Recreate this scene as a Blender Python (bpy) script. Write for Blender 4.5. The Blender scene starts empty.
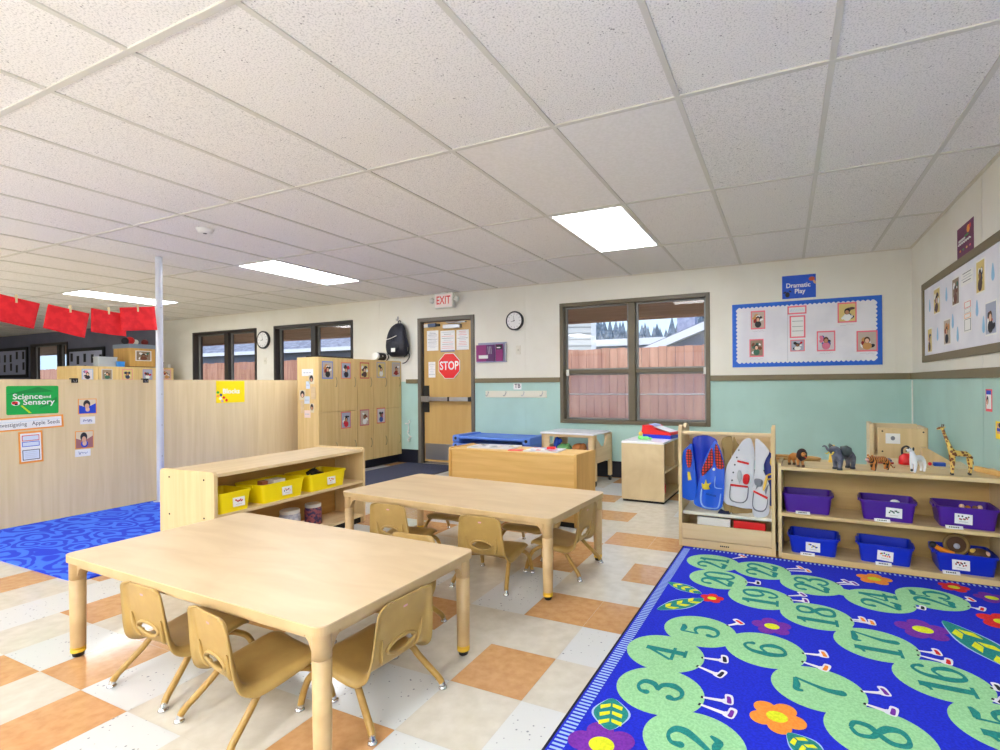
LAMP, SKY, SUN, EXPO, FILL = 11.0, 1.0, 2.6, 0.74, 172
import bpy, bmesh, math, random
from mathutils import Matrix, Vector
R_ = math.radians
PI = math.pi
rnd = random.Random(7)
C = bpy.context.scene.collection
CH = 1.1227          # camera height
CEIL = 2.386
WY = 5.938           # back wall
WX = 1.107           # right wall
WL = -19.0           # far left end
WF = -5.0            # front wall behind the camera

# ------------------------------------------------------------------ camera
F_, YAW, ROLL, CX, CY = 516.2, 0.4331, -0.0079, 546.3, 383.6
_c, _s = math.cos(YAW), math.sin(YAW)
FWD = Vector((-_s, _c, 0)); RT = Vector((_c, _s, 0)); UP = Vector((0, 0, 1))
_cr, _sr = math.cos(ROLL), math.sin(ROLL)
CR = _cr * RT + _sr * UP; CU = -_sr * RT + _cr * UP
cam_d = bpy.data.cameras.new('camera'); cam = bpy.data.objects.new('camera', cam_d); C.objects.link(cam)
m3 = Matrix((CR, CU, -FWD)).transposed()
cam.matrix_world = Matrix.Translation((0, 0, CH)) @ m3.to_4x4()
cam_d.sensor_width = 36; cam_d.lens = F_ / 1000 * 36
cam_d.shift_x = (500 - CX) / 1000; cam_d.shift_y = (CY - 375) / 1000
cam_d.clip_start = 0.02; cam_d.clip_end = 300
bpy.context.scene.camera = cam

def ray(px, py): return FWD + CR * ((px - CX) / F_) - CU * ((py - CY) / F_)
def onY(px, py, Y=WY):
    d = ray(px, py); P = d * (Y / d.y); return Vector((P.x, P.y, P.z + CH))
def onX(px, py, X=WX):
    d = ray(px, py); P = d * (X / d.x); return Vector((P.x, P.y, P.z + CH))
def onZ(px, py, Z=0.0):
    d = ray(px, py); P = d * ((Z - CH) / d.z); return Vector((P.x, P.y, Z))

# ------------------------------------------------------------------ materials
def lin(c):
    c = c / 255.0
    return c / 12.92 if c <= 0.04045 else ((c + 0.055) / 1.055) ** 2.4
def col(c): return (lin(c[0]), lin(c[1]), lin(c[2]), 1)
_mc = {}
def mat(name, c, rough=0.55, metal=0.0, emit=None, spec=None, coat=0):
    if name in _mc: return _mc[name]
    m = bpy.data.materials.new(name); m.use_nodes = True
    b = m.node_tree.nodes['Principled BSDF']
    b.inputs['Base Color'].default_value = col(c); b.inputs['Roughness'].default_value = rough
    b.inputs['Metallic'].default_value = metal
    if spec is not None: b.inputs['Specular IOR Level'].default_value = spec
    if coat: b.inputs['Coat Weight'].default_value = coat
    if emit: 
        b.inputs['Emission Color'].default_value = col(c); b.inputs['Emission Strength'].default_value = emit
    _mc[name] = m; return m
def nodes(m): return m.node_tree.nodes, m.node_tree.links, m.node_tree.nodes['Principled BSDF']
def wood(name, c1, c2, scale=(3, 3, 40), rough=0.4, axis=None, amt=1.0):
    if name in _mc: return _mc[name]
    m = mat(name, c1, rough); N, L, b = nodes(m)
    tc = N.new('ShaderNodeTexCoord'); mp = N.new('ShaderNodeMapping'); mp.inputs['Scale'].default_value = scale
    n1 = N.new('ShaderNodeTexNoise'); n1.inputs['Scale'].default_value = 1.0; n1.inputs['Detail'].default_value = 6; n1.inputs['Distortion'].default_value = 0.6
    r = N.new('ShaderNodeValToRGB'); r.color_ramp.elements[0].position = 0.35; r.color_ramp.elements[1].position = 0.68
    r.color_ramp.elements[0].color = col(c2); r.color_ramp.elements[1].color = col(c1)
    L.new(tc.outputs['Object'], mp.inputs[0]); L.new(mp.outputs[0], n1.inputs['Vector']); L.new(n1.outputs['Fac'], r.inputs[0]); L.new(r.outputs[0], b.inputs['Base Color'])
    return m
def noisy(name, c1, c2, scale=60, rough=0.8, lo=0.4, hi=0.6, bump=0, detail=3):
    if name in _mc: return _mc[name]
    m = mat(name, c1, rough); N, L, b = nodes(m)
    tc = N.new('ShaderNodeTexCoord'); n1 = N.new('ShaderNodeTexNoise'); n1.inputs['Scale'].default_value = scale; n1.inputs['Detail'].default_value = detail
    r = N.new('ShaderNodeValToRGB'); r.color_ramp.elements[0].position = lo; r.color_ramp.elements[1].position = hi
    r.color_ramp.elements[0].color = col(c2); r.color_ramp.elements[1].color = col(c1)
    L.new(tc.outputs['Object'], n1.inputs['Vector']); L.new(n1.outputs['Fac'], r.inputs[0]); L.new(r.outputs[0], b.inputs['Base Color'])
    if bump:
        bp = N.new('ShaderNodeBump'); bp.inputs['Strength'].default_value = bump; bp.inputs['Distance'].default_value = 0.004
        L.new(n1.outputs['Fac'], bp.inputs['Height']); L.new(bp.outputs[0], b.inputs['Normal'])
    return m

M_top = wood('maple_laminate_top', (219, 195, 158), (208, 181, 142), (2.5, 9, 9), 0.38)
M_leg = noisy('table_leg_tan', (200, 168, 122), (186, 154, 108), 8, 0.4)
M_edge = noisy('table_edge_tan', (200, 170, 124), (190, 160, 114), 8, 0.4)
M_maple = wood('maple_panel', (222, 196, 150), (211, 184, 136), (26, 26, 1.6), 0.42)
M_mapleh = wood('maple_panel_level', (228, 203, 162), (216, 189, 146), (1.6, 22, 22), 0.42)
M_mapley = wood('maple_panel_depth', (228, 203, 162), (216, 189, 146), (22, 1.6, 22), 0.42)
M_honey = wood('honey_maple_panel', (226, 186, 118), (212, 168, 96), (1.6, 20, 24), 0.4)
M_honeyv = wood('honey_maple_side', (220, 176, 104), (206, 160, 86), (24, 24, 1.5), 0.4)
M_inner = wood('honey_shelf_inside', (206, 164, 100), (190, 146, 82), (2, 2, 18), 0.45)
M_locker = wood('locker_maple', (232, 202, 142), (220, 188, 126), (30, 30, 1.3), 0.45)
M_part = wood('partition_maple', (232, 211, 168), (222, 199, 154), (22, 22, 1.1), 0.42)
M_chair = noisy('tan_chair_plastic', (180, 148, 86), (172, 140, 80), 12, 0.36)
M_chairleg = noisy('tan_enamel_steel', (176, 138, 70), (164, 126, 60), 40, 0.35)
M_chrome = mat('chrome_glide', (215, 215, 218), 0.15, 1.0)
M_steel = mat('brushed_steel', (176, 178, 184), 0.35, 0.9)
M_black = mat('black_rubber', (22, 22, 24), 0.5)
M_dark = mat('dark_slot', (30, 26, 22), 0.8)
M_white = mat('white_paper', (238, 238, 238), 0.7)
M_offw = mat('off_white_plastic', (228, 228, 222), 0.45)
M_cream = noisy('cream_wall_paint', (231, 229, 219), (228, 225, 214), 3, 0.75)
M_mint = noisy('mint_wall_paint', (176, 210, 203), (172, 205, 198), 3, 0.7)
M_dimwall = noisy('dim_wall_shade', (112, 114, 132), (106, 108, 126), 3, 0.8)  # dimness of the unlit far area put into the wall colour
M_trim = mat('brown_wall_trim', (122, 110, 82), 0.5)
M_base = mat('black_vinyl_base', (18, 22, 38), 0.45)
M_frame = mat('bronze_window_frame', (100, 90, 70), 0.4)
M_framed = mat('dark_bronze_window_frame', (52, 46, 42), 0.45)
M_alu = mat('grey_sash_metal', (128, 128, 126), 0.4, 0.3)
M_yellow = mat('yellow_bin_plastic', (250, 226, 10), 0.35)
M_purple = mat('purple_bin_plastic', (72, 22, 148), 0.35)
M_blue = mat('blue_bin_plastic', (10, 44, 196), 0.35)
M_red = mat('red_plastic', (222, 30, 34), 0.4)
M_redpaper = noisy('red_construction_paper', (240, 40, 48), (226, 30, 40), 20, 0.85)
M_green = mat('green_card', (16, 170, 72), 0.5)
M_bluecard = mat('blue_card', (24, 84, 206), 0.5)
M_orange = mat('orange_card', (246, 160, 66), 0.6)
M_pink = mat('pink_card', (240, 120, 140), 0.6)
M_maroon = mat('plum_card', (104, 26, 84), 0.5)
M_grey = mat('grey_ink', (120, 122, 134), 0.6)
M_lgrey = mat('pale_grey_ink', (190, 192, 202), 0.6)
M_ink = mat('black_ink', (36, 36, 44), 0.6)
M_navy = mat('navy_cloth', (24, 34, 66), 0.8)
M_lblue = mat('pale_blue_ink', (150, 200, 232), 0.6)

# ------------------------------------------------------------------ mesh builder
_txt = {}
def text_mesh(s, bold=0.0):
    k = (s, bold)
    if k in _txt: return _txt[k]
    cu = bpy.data.curves.new('t', 'FONT'); cu.body = s; cu.size = 1; cu.align_x = 'CENTER'; cu.align_y = 'CENTER'; cu.offset = bold; cu.resolution_u = 3
    o = bpy.data.objects.new('t', cu); C.objects.link(o); bpy.context.view_layer.update()
    me = bpy.data.meshes.new_from_object(o.evaluated_get(bpy.context.evaluated_depsgraph_get()))
    vs = [v.co.copy() for v in me.vertices]; fs = [list(p.vertices) for p in me.polygons]
    bpy.data.objects.remove(o); bpy.data.curves.remove(cu); bpy.data.meshes.remove(me)
    _txt[k] = (vs, fs); return vs, fs

class MB:
    def __init__(s): s.v = []; s.f = []; s.mi = []; s.sm = []; s.mats = []; s.M = Matrix.Identity(4)
    def at(s, loc=(0, 0, 0), rz=0, rx=0, ry=0, sc=None):
        s.M = Matrix.Translation(loc) @ Matrix.Rotation(rz, 4, 'Z') @ Matrix.Rotation(ry, 4, 'Y') @ Matrix.Rotation(rx, 4, 'X')
        if sc: s.M = s.M @ Matrix.Diagonal((sc[0], sc[1], sc[2], 1))
        return s
    def add(s, vs, fs, m, smooth=False):
        if m not in s.mats: s.mats.append(m)
        k = s.mats.index(m); b = len(s.v)
        s.v += [s.M @ Vector(p) for p in vs]
        for f in fs: s.f.append([b + i for i in f]); s.mi.append(k); s.sm.append(smooth)
        return s
    def box(s, x0, x1, y0, y1, z0, z1, m):
        if x0 > x1: x0, x1 = x1, x0
        if y0 > y1: y0, y1 = y1, y0
        if z0 > z1: z0, z1 = z1, z0
        return s.add([(x0, y0, z0), (x1, y0, z0), (x1, y1, z0), (x0, y1, z0), (x0, y0, z1), (x1, y0, z1), (x1, y1, z1), (x0, y1, z1)],
                     [(0, 3, 2, 1), (4, 5, 6, 7), (0, 1, 5, 4), (1, 2, 6, 5), (2, 3, 7, 6), (3, 0, 4, 7)], m)
    def quad(s, pts, m): return s.add(pts, [tuple(range(len(pts)))], m)
    def prism(s, poly, a, b, m, axis='z', smooth=False):
        """poly 2D extruded a..b; axis z: (x,y)->xy ; axis y: (x,z) ; axis x: (y,z)"""
        n = len(poly)
        if axis == 'z': g = lambda p, t: (p[0], p[1], t)
        elif axis == 'y': g = lambda p, t: (p[0], t, p[1])
        else: g = lambda p, t: (t, p[0], p[1])
        area = sum(poly[i][0] * poly[(i + 1) % n][1] - poly[(i + 1) % n][0] * poly[i][1] for i in range(n))
        if axis == 'y': area = -area
        if (area < 0) != (a > b): poly = poly[::-1]
        vs = [g(p, a) for p in poly] + [g(p, b) for p in poly]
        fs = [tuple(range(n))[::-1], tuple(range(n, 2 * n))]
        s.add(vs, fs, m)
        return s.add(vs, [(i, (i + 1) % n, n + (i + 1) % n, n + i) for i in range(n)], m, smooth)
    def flat(s, poly, t, m, axis='z', up=True):
        n = len(poly)
        area = sum(poly[i][0] * poly[(i + 1) % n][1] - poly[(i + 1) % n][0] * poly[i][1] for i in range(n))
        if axis == 'z': vs = [(p[0], p[1], t) for p in poly]; flip = area < 0
        else: vs = [(p[0], t, p[1]) for p in poly]; flip = area < 0
        f = tuple(range(n))
        return s.add(vs, [f[::-1] if flip else f], m)
    def cyl(s, p0, p1, r0, r1, m, n=16, smooth=True):
        p0, p1 = Vector(p0), Vector(p1); d = (p1 - p0).normalized()
        a = d.orthogonal().normalized(); b = d.cross(a)
        vs = []
        for p, r in ((p0, r0), (p1, r1)):
            for i in range(n):
                t = 2 * PI * i / n; vs.append(p + (a * math.cos(t) + b * math.sin(t)) * r)
        s.add(vs, [(i, (i + 1) % n, n + (i + 1) % n, n + i) for i in range(n)], m, smooth)
        return s.add(vs, [tuple(range(n))[::-1], tuple(range(n, 2 * n))], m)
    def tube(s, pts, r, m, n=10, closed=False, spline=0, flat=1.0):
        P = [Vector(p) for p in pts]; rr = r if isinstance(r, (list, tuple)) else [r] * len(P)
        if spline: P, rr = cat(P, rr, spline, closed)
        k = len(P); vs = []
        up = None
        for i in range(k):
            if closed: d = P[(i + 1) % k] - P[i - 1]
            else: d = P[min(i + 1, k - 1)] - P[max(i - 1, 0)]
            d.normalize()
            if up is None: up = d.orthogonal().normalized()
            up = (up - d * up.dot(d)); up = up.normalized() if up.length > 1e-6 else d.orthogonal().normalized()
            q = d.cross(up)
            for j in range(n):
                t = 2 * PI * j / n; vs.append(P[i] + (up * math.cos(t) * flat + q * math.sin(t)) * rr[i])
        fs = []
        for i in range(k if closed else k - 1):
            a, b = i * n, ((i + 1) % k) * n
            fs += [(a + j, a + (j + 1) % n, b + (j + 1) % n, b + j) for j in range(n)]
        s.add(vs, fs, m, True)
        if not closed: s.add(vs, [tuple(range(n))[::-1], tuple(range((k - 1) * n, k * n))], m)
        return s
    def lathe(s, prof, m, c=(0, 0, 0), n=24, smooth=True):
        vs = []; k = len(prof)
        for r, z in prof:
            for j in range(n):
                t = 2 * PI * j / n; vs.append((c[0] + r * math.cos(t), c[1] + r * math.sin(t), c[2] + z))
        fs = [(i * n + j, i * n + (j + 1) % n, (i + 1) * n + (j + 1) % n, (i + 1) * n + j) for i in range(k - 1) for j in range(n)]
        s.add(vs, fs, m, smooth)
        return s.add(vs, [tuple(range(n))[::-1], tuple(range((k - 1) * n, k * n))], m)
    def ball(s, c, r, m, n=14, sc=(1, 1, 1)):
        vs = []; fs = []; k = n // 2
        for i in range(1, k):
            ph = PI * i / k
            for j in range(n):
                t = 2 * PI * j / n
                vs.append((c[0] + r * sc[0] * math.sin(ph) * math.cos(t), c[1] + r * sc[1] * math.sin(ph) * math.sin(t), c[2] + r * sc[2] * math.cos(ph)))
        a = len(vs); vs += [(c[0], c[1], c[2] + r * sc[2]), (c[0], c[1], c[2] - r * sc[2])]
        for i in range(k - 2):
            for j in range(n): fs.append((i * n + j, (i + 1) * n + j, (i + 1) * n + (j + 1) % n, i * n + (j + 1) % n))
        for j in range(n):
            fs.append((a, j, (j + 1) % n)); fs.append((a + 1, (k - 2) * n + (j + 1) % n, (k - 2) * n + j))
        return s.add(vs, fs, m, True)
    def text(s, body, x, z, y, size, m, bold=0.0, sx=1.0, rot=0, axis='y'):
        vs, fs = text_mesh(body, bold); c, q = math.cos(rot), math.sin(rot)
        out = []
        for v in vs:
            a, b = v.x * size * sx, v.y * size
            a, b = a * c - b * q, a * q + b * c
            out.append((x + a, y, z + b) if axis == 'y' else (x + a, z + b, y))
        return s.add(out, fs, m)
    def build(s, name, parent=None, loc=None, rz=0, bevel=0, seg=2, solid=0, sub=0):
        me = bpy.data.meshes.new(name); me.from_pydata([tuple(v) for v in s.v], [], s.f)
        for m in s.mats: me.materials.append(m)
        me.polygons.foreach_set('material_index', s.mi); me.polygons.foreach_set('use_smooth', s.sm); me.update()
        o = bpy.data.objects.new(name, me); C.objects.link(o)
        if loc is not None: o.location = loc
        o.rotation_euler.z = rz
        if parent: o.parent = parent
        if solid:
            md = o.modifiers.new('solid', 'SOLIDIFY'); md.thickness = solid; md.offset = 0
        if sub:
            md = o.modifiers.new('sub', 'SUBSURF'); md.levels = sub; md.render_levels = sub
        if bevel:
            md = o.modifiers.new('bevel', 'BEVEL'); md.width = bevel; md.segments = seg; md.limit_method = 'ANGLE'; md.angle_limit = R_(40)
        return o
def cat(P, rr, k, closed=False):
    out = []; ro = []; n = len(P)
    for i in range(n if closed else n - 1):
        g = (lambda j: P[j % n]) if closed else (lambda j: P[max(0, min(n - 1, j))])
        p0, p1, p2, p3 = g(i - 1), g(i), g(i + 1), g(i + 2)
        for q in range(k):
            t = q / k
            out.append(0.5 * ((2 * p1) + (p2 - p0) * t + (2 * p0 - 5 * p1 + 4 * p2 - p3) * t * t + (3 * p1 - p0 - 3 * p2 + p3) * t ** 3))
            ro.append(rr[i] * (1 - t) + rr[(i + 1) % n] * t)
    if not closed: out.append(P[-1]); ro.append(rr[-1])
    return out, ro
def rrect(x0, x1, y0, y1, r, n=5):
    out = []
    for cx, cy, a in ((x1 - r, y1 - r, 0), (x0 + r, y1 - r, 90), (x0 + r, y0 + r, 180), (x1 - r, y0 + r, 270)):
        for i in range(n + 1):
            t = R_(a + 90 * i / n); out.append((cx + r * math.cos(t), cy + r * math.sin(t)))
    return out
def ell(cx, cy, a, b, n=24, rot=0):
    c, q = math.cos(rot), math.sin(rot)
    return [(cx + a * math.cos(t) * c - b * math.sin(t) * q, cy + a * math.cos(t) * q + b * math.sin(t) * c) for t in [2 * PI * i / n for i in range(n)]]
def sp2(pts, k=5, closed=True):
    P, _ = cat([Vector((p[0], p[1], 0)) for p in pts], [0] * len(pts), k, closed)
    return [(p.x, p.y) for p in P]

def tag(o, label=None, cat_=None, group=None, kind=None):
    if label: o['label'] = label
    if cat_: o['category'] = cat_
    if group: o['group'] = group
    if kind: o['kind'] = kind
    return o
def thing(name, label, cat_, loc=(0, 0, 0), rz=0, group=None):
    o = bpy.data.objects.new(name, None); C.objects.link(o); o.location = loc; o.rotation_euler.z = rz; o.empty_display_size = 0.1
    return tag(o, label, cat_, group)
def dup(root, loc, rz, label, group=None):
    r = root.copy(); C.objects.link(r); r.location = loc; r.rotation_euler.z = rz; r['label'] = label
    if group: r['group'] = group
    for ch in list(root.children):
        c = ch.copy(); C.objects.link(c); c.parent = r
        for g in list(ch.children):
            d = g.copy(); C.objects.link(d); d.parent = c
    return r
def struct(o): o['kind'] = 'structure'; return o
# ================================================================== SETTING
# --- floor: 12 inch tiles
M_tO = noisy('orange_floor_tile', (203, 158, 112), (190, 142, 96), 26, 0.11, 0.35, 0.65, detail=8)
M_tC = noisy('cream_floor_tile', (211, 205, 193), (199, 192, 178), 16, 0.12, 0.35, 0.7, detail=8)
M_tS = mat('speckled_floor_tile', (222, 223, 222), 0.14)
N, L, b = nodes(M_tS)
tc = N.new('ShaderNodeTexCoord'); vo = N.new('ShaderNodeTexVoronoi'); vo.inputs['Scale'].default_value = 45
ns = N.new('ShaderNodeTexNoise'); ns.inputs['Scale'].default_value = 9
mm = N.new('ShaderNodeMath'); mm.operation = 'MULTIPLY_ADD'; mm.inputs[1].default_value = 0.5; 
rp = N.new('ShaderNodeValToRGB'); rp.color_ramp.elements[0].position = 0.33; rp.color_ramp.elements[1].position = 0.40
rp.color_ramp.elements[0].color = col((140, 144, 152)); rp.color_ramp.elements[1].color = col((208, 210, 210))
L.new(tc.outputs['Object'], vo.inputs['Vector']); L.new(tc.outputs['Object'], ns.inputs['Vector'])
L.new(ns.outputs['Fac'], mm.inputs[0]); L.new(vo.outputs['Distance'], mm.inputs[2]); L.new(mm.outputs[0], rp.inputs[0]); L.new(rp.outputs[0], b.inputs['Base Color'])
M_joint = mat('floor_tile_joint', (186, 178, 164), 0.6)
T = 0.3048
O_c = {(-5,-1),(-5,-2),(-7,-1),(-6,0),(-6,1),(-2,0),(-8,1),(-10,2),(-11,1),(-11,0),(-5,2),(-3,3),(-1,2),(-1,4),(0,4),(0,6),(-2,6),(-2,7),(-1,8),(0,8),(-6,7),(-4,8),(-8,8),(-2,10),(-3,10),(-3,12),(-3,15),(-14,15),(-13,15),(-2,13),(-12,5)}
S_c = {(-4,-1),(-9,0),(-7,0),(-5,0),(-3,1),(-2,1),(0,1),(0,3),(-2,4),(-2,5),(-9,1),(-9,2),(-3,7)}
C_c = {(-8,0),(-4,0),(-3,0),(-6,-1),(-7,1),(-8,2),(-1,1),(0,2),(-2,2),(-2,3),(-1,3),(-3,4),(-1,5),(0,5),(-1,6),(-1,7),(0,7),(-3,5),(-3,6),(-2,8),(-1,9),(0,9),(-2,9),(-1,10),(0,10),(-2,11),(-1,11),(-3,11),(-2,12),(-1,12),(-10,1),(-4,3),(-7,2)}
fb = MB(); rf = random.Random(3)
fb.box(WL, WX + .3, WF, WY + .3, -0.08, -0.0022, M_joint)
g = 0.0006
for J in range(-20, 17):
    for I in range(-60, 7):
        x = -.855 + T * I; y = 1.009 + T * J
        x1, y1 = min(x + T, WX), min(y + T, WY)
        q = rf.random()
        if x < WL or x >= WX or y >= WY or y < WF: continue
        k = (I, J)
        m = M_tO if k in O_c else M_tS if k in S_c else M_tC if k in C_c else (M_tO if q < .14 else M_tS if q < .45 else M_tC)
        fb.quad([(x + g, y + g, 0), (x1 - g, y + g, 0), (x1 - g, y1 - g, 0), (x + g, y1 - g, 0)], m)
struct(fb.build('floor'))

# --- ceiling: 2x4 lay-in tiles in a T-bar grid
M_ct = mat('fissured_ceiling_tile', (232, 229, 225), 0.9)
N, L, b = nodes(M_ct)
tc = N.new('ShaderNodeTexCoord'); mp = N.new('ShaderNodeMapping'); mp.inputs['Scale'].default_value = (1, 1.0, 1); mp.inputs['Rotation'].default_value = (0, 0, .5)
vo = N.new('ShaderNodeTexVoronoi'); vo.inputs['Scale'].default_value = 62
ns = N.new('ShaderNodeTexNoise'); ns.inputs['Scale'].default_value = 30; ns.inputs['Detail'].default_value = 3
mm = N.new('ShaderNodeMath'); mm.operation = 'MULTIPLY_ADD'; mm.inputs[1].default_value = 0.9
rp = N.new('ShaderNodeValToRGB'); rp.color_ramp.elements[0].position = 0.47; rp.color_ramp.elements[1].position = 0.55
rp.color_ramp.elements[0].color = col((150, 146, 144)); rp.color_ramp.elements[1].color = col((236, 233, 229))
n2 = N.new('ShaderNodeTexNoise'); n2.inputs['Scale'].default_value = 140; n2.inputs['Detail'].default_value = 4
r2 = N.new('ShaderNodeValToRGB'); r2.color_ramp.elements[0].position = 0.36; r2.color_ramp.elements[1].position = 0.5
r2.color_ramp.elements[0].color = (.74, .74, .74, 1); r2.color_ramp.elements[1].color = (1, 1, 1, 1)
mx = N.new('ShaderNodeMix'); mx.data_type = 'RGBA'; mx.blend_type = 'MULTIPLY'; mx.inputs[0].default_value = 1
L.new(tc.outputs['Object'], mp.inputs[0]); L.new(mp.outputs[0], vo.inputs['Vector']); L.new(tc.outputs['Object'], ns.inputs['Vector']); L.new(tc.outputs['Object'], n2.inputs['Vector'])
L.new(ns.outputs['Fac'], mm.inputs[0]); L.new(vo.outputs['Distance'], mm.inputs[2]); L.new(mm.outputs[0], rp.inputs[0])
L.new(n2.outputs['Fac'], r2.inputs[0]); L.new(rp.outputs[0], mx.inputs[6]); L.new(r2.outputs[0], mx.inputs[7]); L.new(mx.outputs[2], b.inputs['Base Color'])
M_ctp = noisy('plain_ceiling_tile', (236, 233, 230), (230, 227, 223), 60, 0.9)
M_bar = mat('ceiling_grid_bar', (208, 205, 196), 0.6)
M_barcr = mat('yellowed_grid_bar', (214, 208, 192), 0.6)
GX, GY, TX, TY = 0.179, 2.329, 0.603, 1.2192
L_cells = [(-3, 1), (-9, 1), (-15, 1), (-3, -3), (-9, -3), (-15, -3), (1, -3), (-3, -5), (-9, -5)]
plain = {(-3, 0), (-2, 0)}
cb = MB()
i = -32
ia, ib = -32, 2; ja, jb = -7, 3
for i in range(ia, ib):
    for j in range(ja, jb):
        x, y = GX + TX * i, GY + TY * j
        if x >= WX or y >= WY or (i, j) in L_cells: continue
        x0 = max(x, WL); x1 = min(x + TX, WX); y0 = max(y, WF); y1 = min(y + TY, WY)
        if x1 <= x0 or y1 <= y0: continue
        z = CEIL + .004 + rf.random() * .003
        cb.quad([(x0, y0, z), (x0, y1, z), (x1, y1, z), (x1, y0, z)], M_ctp if (i, j) in plain else M_ct)
for i in range(ia, ib + 1):
    x = GX + TX * i
    if WL < x < WX: cb.box(x - .012, x + .012, WF, WY, CEIL, CEIL + .03, M_bar)
for j in range(ja, jb + 1):
    y = GY + TY * j
    if WF < y < WY: cb.box(WL, WX, y - .012, y + .012, CEIL - .0008, CEIL + .03, M_bar)
cb.box(WX - .02, WX, WF, WY, CEIL - .003, CEIL + .03, M_barcr); cb.box(WL, WX, WY - .02, WY, CEIL - .003, CEIL + .03, M_barcr)
cb.box(WL - .2, WX + .3, WF - .2, WY + .3, CEIL + .12, CEIL + .2, M_bar)
struct(cb.build('ceiling'))

# --- walls with openings; segments of (z0,z1,mat)
def wall(name, axis, pos, a0, a1, holes, bands, thick, flip=1):
    """axis 'x': wall runs along x at y=pos, thickness toward +y*flip; axis 'y': runs along y at x=pos"""
    w = MB(); us = sorted({a0, a1} | {h[0] for h in holes} | {h[1] for h in holes}); 
    zs = sorted({bb[0] for bb in bands} | {bb[1] for bb in bands} | {h[2] for h in holes} | {h[3] for h in holes})
    for u0, u1 in zip(us, us[1:]):
        for z0, z1 in zip(zs, zs[1:]):
            uc, zc = (u0 + u1) / 2, (z0 + z1) / 2
            if any(h[0] < uc < h[1] and h[2] < zc < h[3] for h in holes): continue
            m = [bb[2] for bb in bands if bb[0] < zc < bb[1]]
            if not m: continue
            if axis == 'x': w.box(u0, u1, pos, pos + thick * flip, z0, z1, m[0])
            else: w.box(pos, pos + thick * flip, u0, u1, z0, z1, m[0])
    return struct(w.build(name))
W1 = (-2.553, -.748, .632, 2.119); W2 = (-7.764, -6.0, .95, 2.121); W3 = (-9.952, -8.195, .95, 2.112)
W4 = (-16.1, -14.42, .9, 2.138); D1 = (-4.76, -3.81, 0, 2.066)
D_SPLIT = -11.0
bands = [(0, 1.165, M_mint), (1.165, CEIL + .05, M_cream)]
wall('wall_back', 'x', WY, D_SPLIT, WX + .2, [W1, W2, W3, D1], bands, .16)
wall('wall_back', 'x', WY, WL, D_SPLIT, [W4], [(0, CEIL + .05, M_dimwall)], .16).name = 'wall_back_far'  # far stretch darkened by its colour to read as dimly lit
wall('wall_right', 'y', WX, WF, WY, [(-4.2, -2.4, .8, 2.1)], bands, .16)
wall('wall_left', 'y', WL, WF, WY, [], [(0, CEIL + .05, M_dimwall)], .16, -1)
wall('wall_front', 'x', WF, WL, WX + .2, [(-3.4, -.6, .7, 2.15), (-8.4, -5.6, .7, 2.15)], [(0, CEIL + .05, M_cream)], .16, -1)
# panel joints of the wallboard
jb_ = MB()
for x in (-3.05, -5.48, -.24, .98): 
    for z0, z1, m in ((.15, 1.14, M_mint), (1.2, CEIL - .004, M_cream)):
        if W1[0] < x < W1[1]: continue
        jb_.box(x - .012, x + .012, WY - .003, WY - .0005, z0, z1, m)
for y in (4.02, 2.8, 1.58):
    for z0, z1, m in ((.15, 1.14, M_mint), (1.2, CEIL - .004, M_cream)): jb_.box(WX - .003, WX - .0005, y - .012, y + .012, z0, z1, m)
struct(jb_.build('trim_6', bevel=.001))
# corner bead
struct(MB().box(WX - .012, WX - .0005, WY - .012, WY - .0005, .15, 1.13, M_offw).build('trim_5'))
def trim(name, segs):
    t = MB()
    for s_ in segs: t.box(*s_, M_trim)
    return struct(t.build(name, bevel=.003))
trim('trim_1', [(-10.98, W3[0] - .5, WY - .018, WY, 1.14, 1.2), (-4.975, D1[0] - .002, WY - .018, WY, 1.14, 1.2), (D1[1] + .002, W1[0] - .002, WY - .018, WY, 1.14, 1.2), (W1[1] + .002, WX - .018, WY - .018, WY, 1.137, 1.197)])
trim('trim_2', [(WX - .018, WX, WF, WY, 1.137, 1.197)])
bb_ = MB(); bb_.box(-10.9, D1[0], WY - .01, WY, 0, .19, M_base); bb_.box(D1[1], WX - .01, WY - .01, WY, 0, .19, M_base)
struct(bb_.build('baseboard_back')); struct(MB().box(WX - .01, WX, WF, WY, 0, .19, M_base).build('baseboard_right'))

# --- windows
M_glass = bpy.data.materials.new('window_glass'); M_glass.use_nodes = True
N, L = M_glass.node_tree.nodes, M_glass.node_tree.links
for n_ in list(N): N.remove(n_)
ou = N.new('ShaderNodeOutputMaterial'); mxs = N.new('ShaderNodeMixShader'); tr = N.new('ShaderNodeBsdfTransparent'); gl = N.new('ShaderNodeBsdfGlossy')
tr.inputs[0].default_value = (.93, .95, .97, 1); gl.inputs['Roughness'].default_value = 0.01; fr = N.new('ShaderNodeFresnel'); fr.inputs[0].default_value = 1.5
ge = N.new('ShaderNodeNewGeometry'); mb_ = N.new('ShaderNodeMath'); mb_.operation = 'SUBTRACT'; mb_.inputs[0].default_value = 1; mc_ = N.new('ShaderNodeMath'); mc_.operation = 'MULTIPLY'
L.new(ge.outputs['Backfacing'], mb_.inputs[1]); L.new(mb_.outputs[0], mc_.inputs[0]); L.new(fr.outputs[0], mc_.inputs[1]); L.new(mc_.outputs[0], mxs.inputs[0]); L.new(tr.outputs[0], mxs.inputs[1]); L.new(gl.outputs[0], mxs.inputs[2]); L.new(mxs.outputs[0], ou.inputs[0])
M_screen = bpy.data.materials.new('insect_screen'); M_screen.use_nodes = True
N, L = M_screen.node_tree.nodes, M_screen.node_tree.links
for n_ in list(N): N.remove(n_)
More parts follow.
